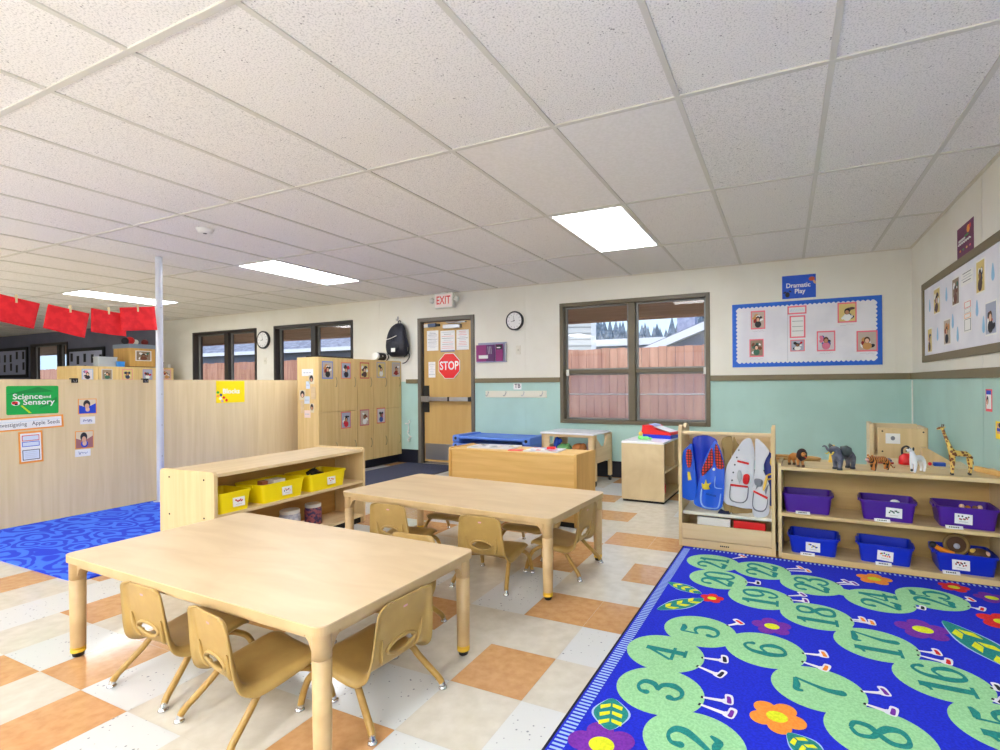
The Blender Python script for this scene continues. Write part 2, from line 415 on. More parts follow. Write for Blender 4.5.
ou = N.new('ShaderNodeOutputMaterial'); mxs = N.new('ShaderNodeMixShader'); tr = N.new('ShaderNodeBsdfTransparent'); df = N.new('ShaderNodeBsdfDiffuse'); df.inputs[0].default_value = col((150, 140, 160))
mxs.inputs[0].default_value = 0.42
L.new(tr.outputs[0], mxs.inputs[1]); L.new(df.outputs[0], mxs.inputs[2]); L.new(mxs.outputs[0], ou.inputs[0])

def window(name, W, posts, rail, label, fm=None, inner=None, bar=True):
    x0, x1, z0, z1 = W; fm = fm or M_frame; inner = inner or M_alu
    root = thing(name, label, 'window', ((x0 + x1) / 2, WY, z0)); root['kind'] = 'structure'
    cx, cz = (x0 + x1) / 2, z0
    def P(*a): return (a[0] - cx, a[1] - cx, a[2] - WY, a[3] - WY, a[4] - cz, a[5] - cz)
    fr_ = MB(); t = .045
    for s_ in ((x0, x0 + t, WY - .012, WY + .15, z0, z1), (x1 - t, x1, WY - .012, WY + .15, z0, z1), (x0 + t, x1 - t, WY - .012, WY + .15, z1 - t, z1), (x0 + t, x1 - t, WY - .02, WY + .15, z0, z0 + t)):
        fr_.box(*P(*s_), fm)
    a0, a1 = posts
    fr_.box(*P(a0, a1, WY + .02, WY + .13, z0 + t, z1 - t), fm)
    fr_.box(*P(x0 + t, a0, WY + .045, WY + .12, rail - .022, rail + .022, ), fm); fr_.box(*P(a1, x1 - t, WY + .045, WY + .12, rail - .022, rail + .022), fm)
    fr_.build('window_frame', root, bevel=.003)
    for u0, u1 in ((x0 + t, a0), (a1, x1 - t)):
        for v0, v1, scr in ((rail + .022, z1 - t, 0), (z0 + t, rail - .022, 1)):
            s_ = .028; sb = MB(); ys = WY + .07 + .02 * scr
            sb.box(*P(u0, u0 + s_, ys, ys + .03, v0, v1), inner); sb.box(*P(u1 - s_, u1, ys, ys + .03, v0, v1), inner)
            sb.box(*P(u0 + s_, u1 - s_, ys, ys + .03, v0, v0 + s_ * .7), inner); sb.box(*P(u0 + s_, u1 - s_, ys, ys + .03, v1 - s_ * .7, v1), inner)
            if scr and bar: sb.box(*P(u0 + s_, u1 - s_, ys + .026, ys + .034, (v0 + v1) / 2 + .02, (v0 + v1) / 2 + .035), M_steel)
            so = sb.build('sash', root, bevel=.002)
            gy = ys + .016
            MB().box(*P(u0 + s_, u1 - s_, gy, gy + .004, v0 + s_ * .7, v1 - s_ * .7), M_glass).build('glass_pane', so)
            if scr: MB().quad([(p[0] - cx, ys + .04 - WY, p[1] - cz) for p in ((u0 + s_, v0), (u1 - s_, v0), (u1 - s_, v1), (u0 + s_, v1))], M_screen).build('insect_screen', so)
    lx = (x0 + .085, x1 - .06)
    for q in lx:
        lb = MB(); lb.box(*P(q - .018, q + .018, WY + .03, WY + .055, rail - .05, rail + .03), M_offw); lb.build('latch', root, bevel=.006)
    return root
window('window_1', W1, (-1.68, -1.60), 1.265, 'wide brown framed window with insect screens between the hook rail and the blue bordered board')
window('window_2', W2, (-6.93, -6.83), 1.17, 'dark framed window behind the lockers', M_framed)
window('window_3', W3, (-9.09, -8.98), 1.17, 'dark framed window above the partition near the tall pole', M_framed)
window('window_4', W4, (-14.95, -14.86), 1.2, 'window in the dim far slate wall', M_framed)
for nm, (x0, x1) in (('window_5', (-3.4, -.6)), ('window_6', (-8.4, -5.6))):
    fr_ = MB(); 
    for s_ in ((x0, x0 + .05), (x1 - .05, x1), ((x0 + x1) / 2 - .03, (x0 + x1) / 2 + .03)): fr_.box(s_[0], s_[1], WF - .12, WF, .7, 2.15, M_frame)
    fr_.box(x0, x1, WF - .12, WF, .7, .76, M_frame); fr_.box(x0, x1, WF - .12, WF, 2.1, 2.15, M_frame)
    struct(fr_.build(nm))
fr_ = MB(); fr_.box(WX, WX + .12, -4.2, -4.14, .8, 2.1, M_frame); fr_.box(WX, WX + .12, -2.46, -2.4, .8, 2.1, M_frame); fr_.box(WX, WX + .12, -4.14, -2.46, .8, .86, M_frame); fr_.box(WX, WX + .12, -4.14, -2.46, 2.04, 2.1, M_frame)
struct(fr_.build('window_7'))

# --- door
M_door = wood('golden_oak_door', (206, 170, 106), (196, 158, 94), (10, 10, .8), 0.4)
M_dframe = mat('grey_brown_door_frame', (106, 100, 90), 0.45)
M_hinge = mat('door_gap_dark', (34, 30, 28), 0.6)
x0, x1, _, zt = D1
rt = thing('door_1', 'golden wooden exit door with a red stop sign in a grey brown frame', 'door', (x0, WY, 0)); rt['kind'] = 'structure'
d = MB()
d.box(0, .052, -.018, .14, 0, zt, M_dframe); d.box(x1 - x0 - .052, x1 - x0, -.018, .14, 0, zt, M_dframe); d.box(.052, x1 - x0 - .052, -.018, .14, zt - .055, zt, M_dframe)
d.box(.052, .075, .03, .13, .0, zt - .055, M_hinge); d.box(x1 - x0 - .064, x1 - x0 - .052, .03, .13, .0, zt - .055, M_hinge); d.box(.075, x1 - x0 - .064, .05, .13, 0, .012, M_dframe)
d.build('door_frame', rt, bevel=.003)
w_ = x1 - x0 - .064
lf = MB().box(.076, w_, .035, .075, .03, zt - .065, M_door).build('door_leaf', rt, bevel=.002)
MB().box(.09, w_ - .012, .030, .035, .06, .285, M_steel).build('kick_plate', lf, bevel=.001)
p = MB(); zb = .918
p.box(.10, w_ - .004, -.035, -.005, zb - .028, zb + .028, M_steel); p.box(.10, .18, -.03, .034, zb - .02, zb + .02, M_steel)
p.box(w_ - .03, w_ - .004, -.03, .034, zb - .03, zb + .03, M_steel); p.box(.52, .55, -.037, -.006, zb - .03, zb + .03, M_black); p.box(w_ - .03, w_ - .002, -.037, -.034, zb - .03, zb + .03, M_black)
p.box(.085, .165, .022, .034, zb + .04, zb + .19, M_black); p.box(.085, .165, .022, .034, zb - .19, zb - .045, M_black); p.box(.072, .20, -.04, .0, zb - .04, zb + .04, M_steel)
p.build('push_bar', lf, bevel=.004)
p = MB(); p.box(.44, .72, -.02, .032, 1.90, 1.955, M_steel); p.tube([(.68, -.01, 1.94), (.78, -.06, 1.965), (.55, -.09, 1.975), (.5, -.015, 1.99)], .009, M_steel, 8); p.box(.5, .8, .0, .034, 1.975, 1.99, M_steel)
p.build('door_closer', rt, bevel=.004)
p = MB(); p.box(.10, .17, .0, .034, 1.93, 1.98, M_offw); p.box(.17, .30, -.004, .034, 1.935, 1.985, mat('blue_grey_sensor', (78, 96, 128), .5)); p.box(.30, .36, .0, .034, 1.94, 1.975, M_black)
p.build('door_sensor', rt, bevel=.004)
# ================================================================== LIGHTING
M_diff = mat('lit_diffuser', (248, 251, 255), 0.6, emit=LAMP)
M_lf = mat('white_light_frame', (232, 232, 230), 0.5)
lab = {(-3, 1): 'bright ceiling light panel nearest the wide window', (-9, 1): 'bright ceiling light panel above the lockers', (-15, 1): 'bright ceiling light panel farthest left beyond the tall pole'}
for (i, j) in L_cells:
    x, y = GX + TX * i, GY + TY * j
    t = thing('ceiling_light', lab.get((i, j), 'ceiling light panel behind the photographer'), 'ceiling light', (x + TX / 2, y + TY / 2, CEIL))
    if (i, j) not in lab: t['group'] = 'ceiling lights behind the photographer'
    a, b_ = TX / 2 - .013, TY / 2 - .013
    f_ = MB(); f_.box(-a, a, -b_, -b_ + .02, -.001, .05, M_lf); f_.box(-a, a, b_ - .02, b_, -.001, .05, M_lf); f_.box(-a, -a + .02, -b_ + .02, b_ - .02, -.001, .05, M_lf); f_.box(a - .02, a, -b_ + .02, b_ - .02, -.001, .05, M_lf)
    f_.box(-a, a, -b_, b_, .05, .06, M_lf)
    f_.build('light_frame', t)
    MB().box(-a + .02, a - .02, -b_ + .02, b_ - .02, .003, .008, M_diff).build('diffuser', t)

# added fill lights, unseen behind the camera, aimed up to brighten the ceiling
for x_, y_, e_ in ((-.6, -2.2, FILL * .85), (-5.5, -2.6, FILL * 1.0), (-10.5, -.8, FILL * 1.0)):
    ld = bpy.data.lights.new('ceiling_fill', 'AREA'); ld.size = 1.2; ld.energy = e_; ld.color = (.94, .98, 1)
    lo = bpy.data.objects.new('ceiling_fill', ld); C.objects.link(lo); lo.location = (x_, y_, 1.25); lo.rotation_euler = (R_(180) + R_(9), 0, 0)
w = bpy.data.worlds.new('sky'); bpy.context.scene.world = w; w.use_nodes = True
bg = w.node_tree.nodes['Background']; bg.inputs[0].default_value = (.62, .80, 1.0, 1); bg.inputs[1].default_value = SKY
sd = bpy.data.lights.new('sun', 'SUN'); sd.energy = SUN; sd.angle = R_(8); sd.color = (1, .95, .88)
so = bpy.data.objects.new('sun', sd); C.objects.link(so); so.rotation_euler = (R_(48), 0, R_(-25))
vs_ = bpy.context.scene.view_settings; vs_.view_transform = 'Standard'; vs_.look = 'None'; vs_.exposure = EXPO; vs_.gamma = 1; vs_.use_curve_mapping = False
bpy.context.scene.cycles.max_bounces = 10; bpy.context.scene.cycles.diffuse_bounces = 6; bpy.context.scene.cycles.sample_clamp_indirect = 6
bpy.context.scene.cycles.use_denoising = True
bpy.context.scene.cycles.transparent_max_bounces = 16

# ================================================================== OUTSIDE
M_ground = noisy('winter_grass', (150, 150, 110), (120, 116, 90), 3, 0.95)
struct(MB().box(-70, 40, WY + .3, 90, -.5, -.15, M_ground).build('ground'))
M_soff = wood('brown_soffit', (208, 164, 138), (188, 146, 120), (1, 18, 18), .7)
ev = MB(); ev.prism([(WY + .17, 2.34), (6.95, 2.02), (6.95, 2.08), (WY + .17, 2.42)], -30, 5, M_soff, 'x'); ev.box(-30, 5, 6.95, 6.99, 1.985, 2.16, M_soff)
struct(ev.build('trim_4'))
# fence
M_fence = wood('red_cedar_board', (202, 152, 132), (172, 120, 102), (9, 9, .8), .8)
def fence(xa, xb, y, z, label):
    t = thing('wooden_fence', label, 'fence', (xa, y, -.15)); n = int((xb - xa) / .145)
    b_ = MB()
    for i in range(n):
        x = i * .145; b_.box(x + .003, x + .142, 0, .02, 0, z + .15 + rf.uniform(-.012, .012), M_fence)
    b_.build('fence_boards', t)
    r_ = MB(); r_.box(0, n * .145, .02, .06, .35, .44, M_fence); r_.box(0, n * .145, .02, .06, z - .2, z - .11, M_fence); r_.build('fence_rail', t)
    p_ = MB()
    k = 0
    while k * 2.4 < xb - xa: p_.box(k * 2.4, k * 2.4 + .09, .06, .15, 0, z + .1, M_fence); k += 1
    p_.build('fence_post', t)
zf = onY(650, 347, 8.8).z
fence(-24, 3.0, 8.8, zf, 'tall reddish brown board fence outside the windows')
# pale sided house left of the wide window
M_sid = mat('white_lap_siding', (190, 190, 192), .7); M_sid2 = mat('blue_grey_siding', (150, 154, 178), .7)
M_roofg = noisy('grey_shingles', (136, 138, 156), (100, 102, 122), 5, .9); M_wtrim = mat('white_house_trim', (206, 208, 220), .6)
def siding(mb, x0, x1, y, z0, z1, m, dy=1):
    z = z0
    while z < z1:
        mb.add([(x0, y, z), (x1, y, z), (x1, y + .02, min(z + .16, z1)), (x0, y + .02, min(z + .16, z1)), (x0, y + .02, z), (x1, y + .02, z)], [(0, 1, 2, 3), (0, 4, 5, 1)], m); z += .16
P = onY(595, 330, 12.5)
t = thing('sided_house', 'white sided house corner seen through the left pane of the wide window', 'house', (P.x, 12.5, -.15), R_(24))
h = MB(); siding(h, -5, -.1, 0, 0, 5, M_sid); h.box(-5, 0, .02, 5, 0, 5, M_sid); h.box(-.1, .02, -.04, .02, 0, 5, M_wtrim); h.build('wall', t)
h = MB(); h.prism([(-5.4, 5), (.4, 5), (-2.5, 6.6)], -.4, 5.4, M_roofg, 'y'); h.build('roof', t)
# low white flat roof
A = onY(573, 344.5, 21); B = onY(662, 344.5, 21)
t = thing('low_shed', 'low shed with pale flat roof just above the fence', 'shed', (A.x, 21, -.15))
h = MB(); h.box(0, B.x - A.x, 0, 3, 0, A.z + .0, M_sid2); h.build('wall', t)
h = MB(); h.box(-.2, B.x - A.x + .2, -.3, 3.2, A.z + .0, A.z + .28, M_wtrim); h.build('roof', t)
# gable house right
A = onY(650, 344, 13); B = onY(712, 318, 13)
t = thing('gabled_house', 'blue grey gabled house with a chimney behind the right pane of the wide window', 'house', (A.x, 13, -.15))
W_ = (B.x - A.x) * 2; za, zb = A.z + .15, B.z + .15
h = MB(); h.prism([(.1, 0), (W_ - .1, 0), (W_ - .1, za - .1), (W_ / 2, zb - .2), (.1, za - .1)], .3, 6, M_sid2, 'y'); h.build('wall', t)
h = MB(); h.prism([(-.2, za - .1), (W_ / 2, zb), (W_ + .2, za - .1), (W_ + .2, za - .28), (W_ / 2, zb - .2), (-.2, za - .28)], 0, 6.3, M_wtrim, 'y'); 
h.prism([(-.2, za - .08), (W_ / 2, zb + .03), (W_ + .2, za - .08), (W_ + .2, za - .12), (W_ / 2, zb - .02), (-.2, za - .12)], .02, 6.4, M_roofg, 'y'); h.build('roof', t)
Q = onY(687, 311, 15); cx_ = Q.x - A.x
h = MB(); h.box(cx_ - .28, cx_ + .22, 2, 2.5, za - .3, Q.z + .2, noisy('blue_grey_brick', (160, 164, 190), (140, 144, 172), 8, .9)); h.box(cx_ - .33, cx_ + .27, 1.95, 2.55, Q.z + .1, Q.z + .3, M_sid2); h.build('chimney', t)
# long grey roofed house seen through the two left windows
Yh = 15.0
g0 = onY(215, 353, Yh).z; g1 = onY(330, 349, Yh).z
za = (g0 + g1) / 2 + .15
xL = onY(190, 350, Yh).x - 6; xR = onY(372, 350, Yh).x + 1
t = thing('long_house', 'long low house with grey shingle roof and white gutter behind the left windows', 'house', (xL, Yh, -.15))
h = MB(); siding(h, 0, xR - xL, .6, 0, za - .1, M_sid2); h.box(0, xR - xL, .62, 7, 0, za - .1, M_sid2); h.build('wall', t)
h = MB(); h.add([(-.3, 0, za), (xR - xL + .3, 0, za), (xR - xL + .3, 4.2, za + 1.7), (-.3, 4.2, za + 1.7), (-.3, 8.4, za), (xR - xL + .3, 8.4, za)], [(0, 1, 2, 3), (3, 2, 5, 4), (0, 3, 4), (1, 5, 2)], M_roofg); h.build('roof', t)
MB().box(-.3, xR - xL + .3, -.12, .0, za - .12, za + .03, M_wtrim).build('gutter', t)
for px in (222, 236, 300, 345):
    q = onY(px, 358, Yh + .6).x - xL
    h = MB(); h.box(q - .75, q + .75, .55, .6, za - 1.5, za - .45, M_wtrim); h.box(q - .65, q + .65, .53, .555, za - 1.4, za - .55, mat('dark_blue_pane', (70, 84, 130), .2)); h.build('house_window', t)
# conifers
M_con = noisy('blue_green_needles', (118, 130, 148), (84, 98, 116), 2.5, .95); M_bark = mat('grey_bark', (96, 86, 84), .9)
def conifer(x, y, h, r, seed, group='conifers beyond the fence', label='blue green conifer standing beyond the fence'):
    q = random.Random(seed); t = thing('conifer', label, 'tree', (x, y, -.15), 0, group)
    MB().cyl((0, 0, 0), (0, 0, h * .9), r * .09, .02, M_bark, 8).build('trunk', t)
    c = MB(); n = 13; L_ = 11
    for k in range(L_):
        zb = h * (.10 + .86 * k / L_); rr = r * (1 - k / L_) ** .8 + .05; zt = zb + h * .16
        vs = [(0, 0, zt)]; o = q.random() * 6
        for i in range(2 * n):
            a = o + PI * i / n; f = rr * (1 if i % 2 else .62) * q.uniform(.75, 1.15)
            vs.append((f * math.cos(a), f * math.sin(a), zb - (.05 if i % 2 else -.02) * h * q.uniform(.4, 1)))
        c.add(vs, [(0, 1 + i, 1 + (i + 1) % (2 * n)) for i in range(2 * n)], M_con)
    c.build('foliage', t)
PXS = [592, 598, 604, 610, 616, 623, 629, 636, 642, 648, 654, 660, 666, 672, 679, 686, 694, 601, 620, 645, 657, 670]
for k, px in enumerate(PXS):
    Y = 30 + 3.1 * ((k * 9) % 22); top = 319 + (k * 53 % 13); P = onY(px, top, Y)
    conifer(P.x, Y, P.z + .15, Y * (.040 + .004 * (k % 3)), k)
P = onY(704, 318, 24)
conifer(P.x, 24, P.z + 1.2, 1.3, 99, None, 'nearer dark conifer behind the gabled house chimney')
# ================================================================== TABLES
def table(loc, rz, L_, W_, label):
    t = thing('activity_table', label, 'table', loc, rz, 'activity tables'); H = .43; hx, hy = L_ / 2, W_ / 2
    m = MB(); P_ = rrect(-hx, hx, -hy, hy, .035, 6)
    m.prism(P_, H - .004, H, M_top); m.prism(P_, H - .03, H - .004, M_edge, smooth=False)
    m.build('tabletop', t, bevel=.002)
    a = MB(); e = .03
    a.box(-hx + .09, hx - .09, -hy + .02, -hy + .045, H - .052, H - .03, M_edge); a.box(-hx + .09, hx - .09, hy - .045, hy - .02, H - .052, H - .03, M_edge)
    a.box(-hx + .02, -hx + .045, -hy + .09, hy - .09, H - .052, H - .03, M_edge); a.box(hx - .045, hx - .02, -hy + .09, hy - .09, H - .052, H - .03, M_edge)
    a.build('apron', t, bevel=.002)
    for sx in (-1, 1):
        for sy in (-1, 1):
            l = MB(); cx, cy = sx * (hx - .036), sy * (hy - .036)
            for ang, (dx, dy) in enumerate(((-sx, 0), (0, -sy))):
                # curved gusset bracket
                pr = [(0, H - .03), (.105, H - .03), (.096, H - .036), (.062, H - .046), (.042, H - .062), (.030, H - .088), (.02, H - .094), (0, H - .094)]
                if dx: l.prism([(cx + dx * p[0], p[1]) for p in pr], cy - .013, cy + .013, M_leg, 'y')
                else: l.prism([(cy + dy * p[0], p[1]) for p in pr], cx - .013, cx + .013, M_leg, 'x')
            l.lathe([(.0285, H - .03), (.0288, H - .105), (.0258, H - .1065), (.0258, H - .1085), (.0285, H - .1095), (.026, .042)], M_leg, (cx, cy, 0), 24)
            lg = l.build('leg', t)
            MB().lathe([(.0262, .042), (.0262, .036), (.0245, .035), (.0245, .031), (.0262, .030), (.0258, .020)], M_yel2, (cx, cy, 0), 24).build('yellow_band', lg)
            MB().lathe([(.021, .020), (.019, .004), (.015, 0)], M_black, (cx, cy, 0), 20).build('foot', lg)
    return t
M_yel2 = mat('yellow_leg_band', (222, 176, 40), .45)
table((-1.957, 1.468, 0), R_(-1.5), 1.524, .776, 'large light maple activity table nearest the photographer')
table((-1.842, 2.819, 0), R_(-3.5), 1.546, .745, 'light maple activity table farther back, in front of the honey coloured cabinet')

# ================================================================== CHAIRS
def chair_proto(label):
    t = thing('stacking_chair', label, 'chair', (0, 0, 0), 0, 'tan stacking chairs')
    prof = [(-.160, .402), (-.154, .37), (-.146, .32), (-.138, .265), (-.128, .215), (-.112, .182), (-.075, .166), (-.02, .168), (.04, .177), (.09, .185), (.125, .186), (.150, .176), (.158, .160)]
    P, _ = cat([Vector((0, a, b)) for a, b in prof], [0] * len(prof), 4)
    n = len(P); K = 28; s_ = MB(); vs = []
    for i, p in enumerate(P):
        f = i / (n - 1)
        if f < .45: hw = .124 + .030 * (f / .45)
        else: hw = .156 + .004 * math.sin((f - .45) / .55 * PI)
        # rounded corners at both ends
        e0 = min(f / .075, 1); hw -= .036 * (1 - math.sqrt(max(0, 1 - (1 - e0) ** 2)))
        e1 = min((1 - f) / .16, 1); hw -= .045 * (1 - math.sqrt(max(0, 1 - (1 - e1) ** 2)))
        tn = (P[min(i + 1, n - 1)] - P[max(i - 1, 0)]).normalized(); nr = Vector((0, tn.z, -tn.y))
        if nr.y < 0 and f < .4: nr = -nr
        if f >= .4 and nr.z < 0: nr = -nr
        for k in range(K + 1):
            u = -1 + 2 * k / K; q = abs(u)
            fl = .013 + .016 * max(0, 1 - abs(f - .50) / .42); lift = .005 * u * u - fl * max(0, (q - .80) / .20) ** 1.7
            v = Vector((u * hw, p.y, p.z)) + nr * lift
            if f < .42: v -= Vector((0, .0, 0))
            vs.append(tuple(v))
    fs = []
    for i in range(n - 1):
        for k in range(K):
            a = vs[i * (K + 1) + k]; b2 = vs[(i + 1) * (K + 1) + k + 1]
            cx, cz = (a[0] + b2[0]) / 2, (a[2] + b2[2]) / 2
            if i < n * .45 and (cx / .060) ** 2 + ((cz - .236) / .021) ** 2 < 1: continue
            fs.append((i * (K + 1) + k, i * (K + 1) + k + 1, (i + 1) * (K + 1) + k + 1, (i + 1) * (K + 1) + k))
    s_.add(vs, fs, M_chair, True)
    sh = s_.build('seat_shell', t, solid=.006)
    def by(z):   # y of back surface at height z
        for a, b2 in zip(P, P[1:]):
            if a.z >= z >= b2.z and a.y < -.09: return a.y + (b2.y - a.y) * (a.z - z) / max(1e-6, a.z - b2.z)
        return -.125
    r = MB(); pts = []
    for k in range(28):
        a = 2 * PI * k / 28; x, z = .066 * math.cos(a), .236 + .027 * math.sin(a) * (1 - .25 * abs(math.cos(a)) ** 3); pts.append((x, by(z) - .004, z))
    r.tube(pts, .0062, M_chair, 8, closed=True); r.build('handle_rim', t)
    for sx in (-1, 1):
        r = MB(); pts = [(sx * x, by(z) - .004, z) for x, z in ((.094, .285), (.092, .26), (.090, .235), (.084, .208), (.074, .190))]
        r.tube(pts, [.002, .006, .008, .008, .004], M_chair, 8, spline=3); r.build('back_rib', t)
    lb = MB(); lb.flat(rrect(-.011, .009, .363, .371, .003, 3), 0, mat('pink_maker_sticker', (214, 160, 178), .5), 'y')
    for i, v in enumerate(lb.v): lb.v[i] = Vector((v.x, by(v.z) - .0042, v.z))
    lb.build('sticker', t)
    for sx in (-1, 1):
        for sy in (-1, 1):
            l = MB()
            if sy < 0: pts = [(sx * .055, -.03, .154), (sx * .105, -.045, .155), (sx * .128, -.062, .146), (sx * .137, -.088, .115), (sx * .151, -.130, .072), (sx * .161, -.160, .042), (sx * .166, -.172, .022)]
            else: pts = [(sx * .055, .03, .156), (sx * .115, .055, .158), (sx * .142, .092, .152), (sx * .156, .135, .122), (sx * .162, .158, .075), (sx * .166, .172, .022)]
            l.tube(pts, .0115, M_chairleg, 12, spline=5)
            l.cyl((sx * .055, sy * .03, .155), (-sx * .002, sy * .03, .155), .0108, .0108, M_chairleg, 12)
            lo = l.build('leg', t)
            g_ = MB(); x, y = sx * .167, sy * .176
            g_.cyl((sx * .1655, sy * .170, .027), (x, y, .010), .0112, .0105, M_chrome, 14); g_.lathe([(.006, .014), (.012, .011), (.0155, .006), (.016, .002), (.014, 0)], M_chrome, (x, y, 0), 18)
            g_.build('foot_glide', lo)
    return t
# centre of the footprint, heading of the seat front
CHS = [(-2.125, 1.240, -1, 'tan stacking chair at the near side of the front table, by its left leg'),
       (-1.655, 1.196, -9, 'tan stacking chair at the near side of the front table, by its front right leg'),
       (-1.342, 1.412, 86, 'tan stacking chair at the right end of the front table, back toward the rug'),
       (-1.635, 1.830, 182, 'tan stacking chair behind the front table, only its back top showing'),
       (-2.200, 2.590, 4, 'tan stacking chair at the near side of the back table, next to the low shelf'),
       (-1.527, 2.560, 3, 'tan stacking chair in the middle of the near side of the back table'),
       (-1.232, 2.905, 88, 'tan stacking chair at the right end of the back table'),
       (-2.215, 3.175, 184, 'left tan stacking chair at the far side of the back table'),
       (-1.560, 3.130, 178, 'right tan stacking chair at the far side of the back table')]
c0 = chair_proto(CHS[0][3]); protos = [c0]
for x, y, a, lb in CHS[1:]: dup(c0, (x, y, 0), R_(a), lb)
c0.location = (CHS[0][0], CHS[0][1], 0); c0.rotation_euler.z = R_(CHS[0][2])

# ================================================================== SHELVES
def bore(mb, pts, m=None):
    for p, d in pts: mb.cyl(p, (p[0] + d[0] * .0015, p[1] + d[1] * .0015, p[2] + d[2] * .0015), .006, .006, m or M_dark, 10)
def photo(mb, x, z, w, h, y, pal, border=None, seed=0, axis='y'):
    """a small printed picture facing -Y, layered from y outward"""
    q = random.Random(seed); bcol = border or M_white
    mb.box(x - w / 2, x + w / 2, y - .0015, y, z - h / 2, z + h / 2, bcol)
    a = .86 if border else .90
    w2, h2 = w * a / 2, h * a / 2; y1 = y - .0019
    mb.flat([(x - w2, z - h2), (x + w2, z - h2), (x + w2, z + h2), (x - w2, z + h2)], y1, pal[0], 'y')
    for k in range(8):
        cx, cz = x + q.uniform(-.6, .6) * w2, z + q.uniform(-.6, .6) * h2
        mb.flat(ell(cx, cz, w2 * q.uniform(.14, .34), h2 * q.uniform(.14, .34), 8, q.random() * 3), y1 - .0002 * (k + 1), pal[1 + k % (len(pal) - 1)], 'y')
    mb.flat(ell(x, z - h2 * .55, w2 * .52, h2 * .42, 14), y1 - .0019, pal[1 + seed % (len(pal) - 1)], 'y')
    mb.flat(ell(x, z + h2 * .12, w2 * .34, h2 * .36, 14), y1 - .0021, SK_H[seed % 3], 'y')
    mb.flat(ell(x, z + h2 * .03, w2 * .24, h2 * .25, 14), y1 - .0023, SK[seed % 4], 'y')
SK = [mat('printed_skin_a', (222, 172, 140), .6), mat('printed_skin_b', (196, 140, 106), .6), mat('printed_skin_c', (140, 96, 72), .6), mat('printed_skin_d', (232, 190, 160), .6)]
SK_H = [mat('printed_hair_a', (40, 28, 26), .6), mat('printed_hair_b', (84, 54, 34), .6), mat('printed_hair_c', (26, 24, 30), .6)]
PALS = [[mat('print_a', (196, 180, 168), .6), M_ink, mat('print_b', (150, 40, 40), .6), M_white, mat('print_c', (206, 150, 90), .6)],
        [mat('print_d', (214, 206, 214), .6), mat('print_e', (60, 80, 160), .6), mat('print_f', (220, 120, 150), .6), M_ink],
        [mat('print_g', (150, 130, 110), .6), mat('print_h', (60, 110, 90), .6), M_white, mat('print_i', (120, 70, 50), .6)],
        [mat('print_j', (222, 200, 130), .6), mat('print_k', (90, 66, 60), .6), mat('print_l', (50, 60, 90), .6), M_white],
        [mat('print_m', (170, 178, 200), .6), mat('print_n', (210, 40, 60), .6), M_ink, M_white]]

# --- low double sided shelf behind the front table (opening faces +X; local: x along its length, front at y=0)
t = thing('low_storage_shelf', 'low maple storage shelf holding yellow bins and jars behind the front table', 'shelf', (-3.078, 1.95, 0), R_(92.5))
LS = 1.27; DS = .50; HS = .61
def side_panel(x0, x1):
    m = MB(); m.prism(rrect(0, DS, 0.0, HS, .025, 5), x0, x1, M_maple, 'x'); return m
p = side_panel(0, .022); bore(p, [((0, y, z), (-1, 0, 0)) for y in (.09, .41) for z in (HS - .05, .33, .12)]); p.build('side_panel', t, bevel=.003)
p = side_panel(LS - .022, LS); bore(p, [((LS, y, z), (1, 0, 0)) for y in (.09, .41) for z in (HS - .05, .33, .12)]); p.build('side_panel', t, bevel=.003)
MB().box(.022, LS - .022, .004, DS - .004, HS - .034, HS - .012, M_mapleh).build('top_panel', t, bevel=.003)
MB().box(.022, LS - .022, .006, DS - .006, .325, .345, M_mapleh).build('shelf_board', t, bevel=.002)
MB().box(.022, LS - .022, .006, DS - .006, .05, .072, M_mapleh).build('bottom_board', t, bevel=.002)
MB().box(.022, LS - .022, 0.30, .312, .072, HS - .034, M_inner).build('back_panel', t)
MB().box(.022, LS - .022, .03, .045, 0, .05, M_dark).build('plinth', t)
FR = t
def world(root, x, y, z=0):
    c, s = math.cos(root.rotation_euler.z), math.sin(root.rotation_euler.z)
    return (root.location.x + x * c - y * s, root.location.y + x * s + y * c, root.location.z + z)
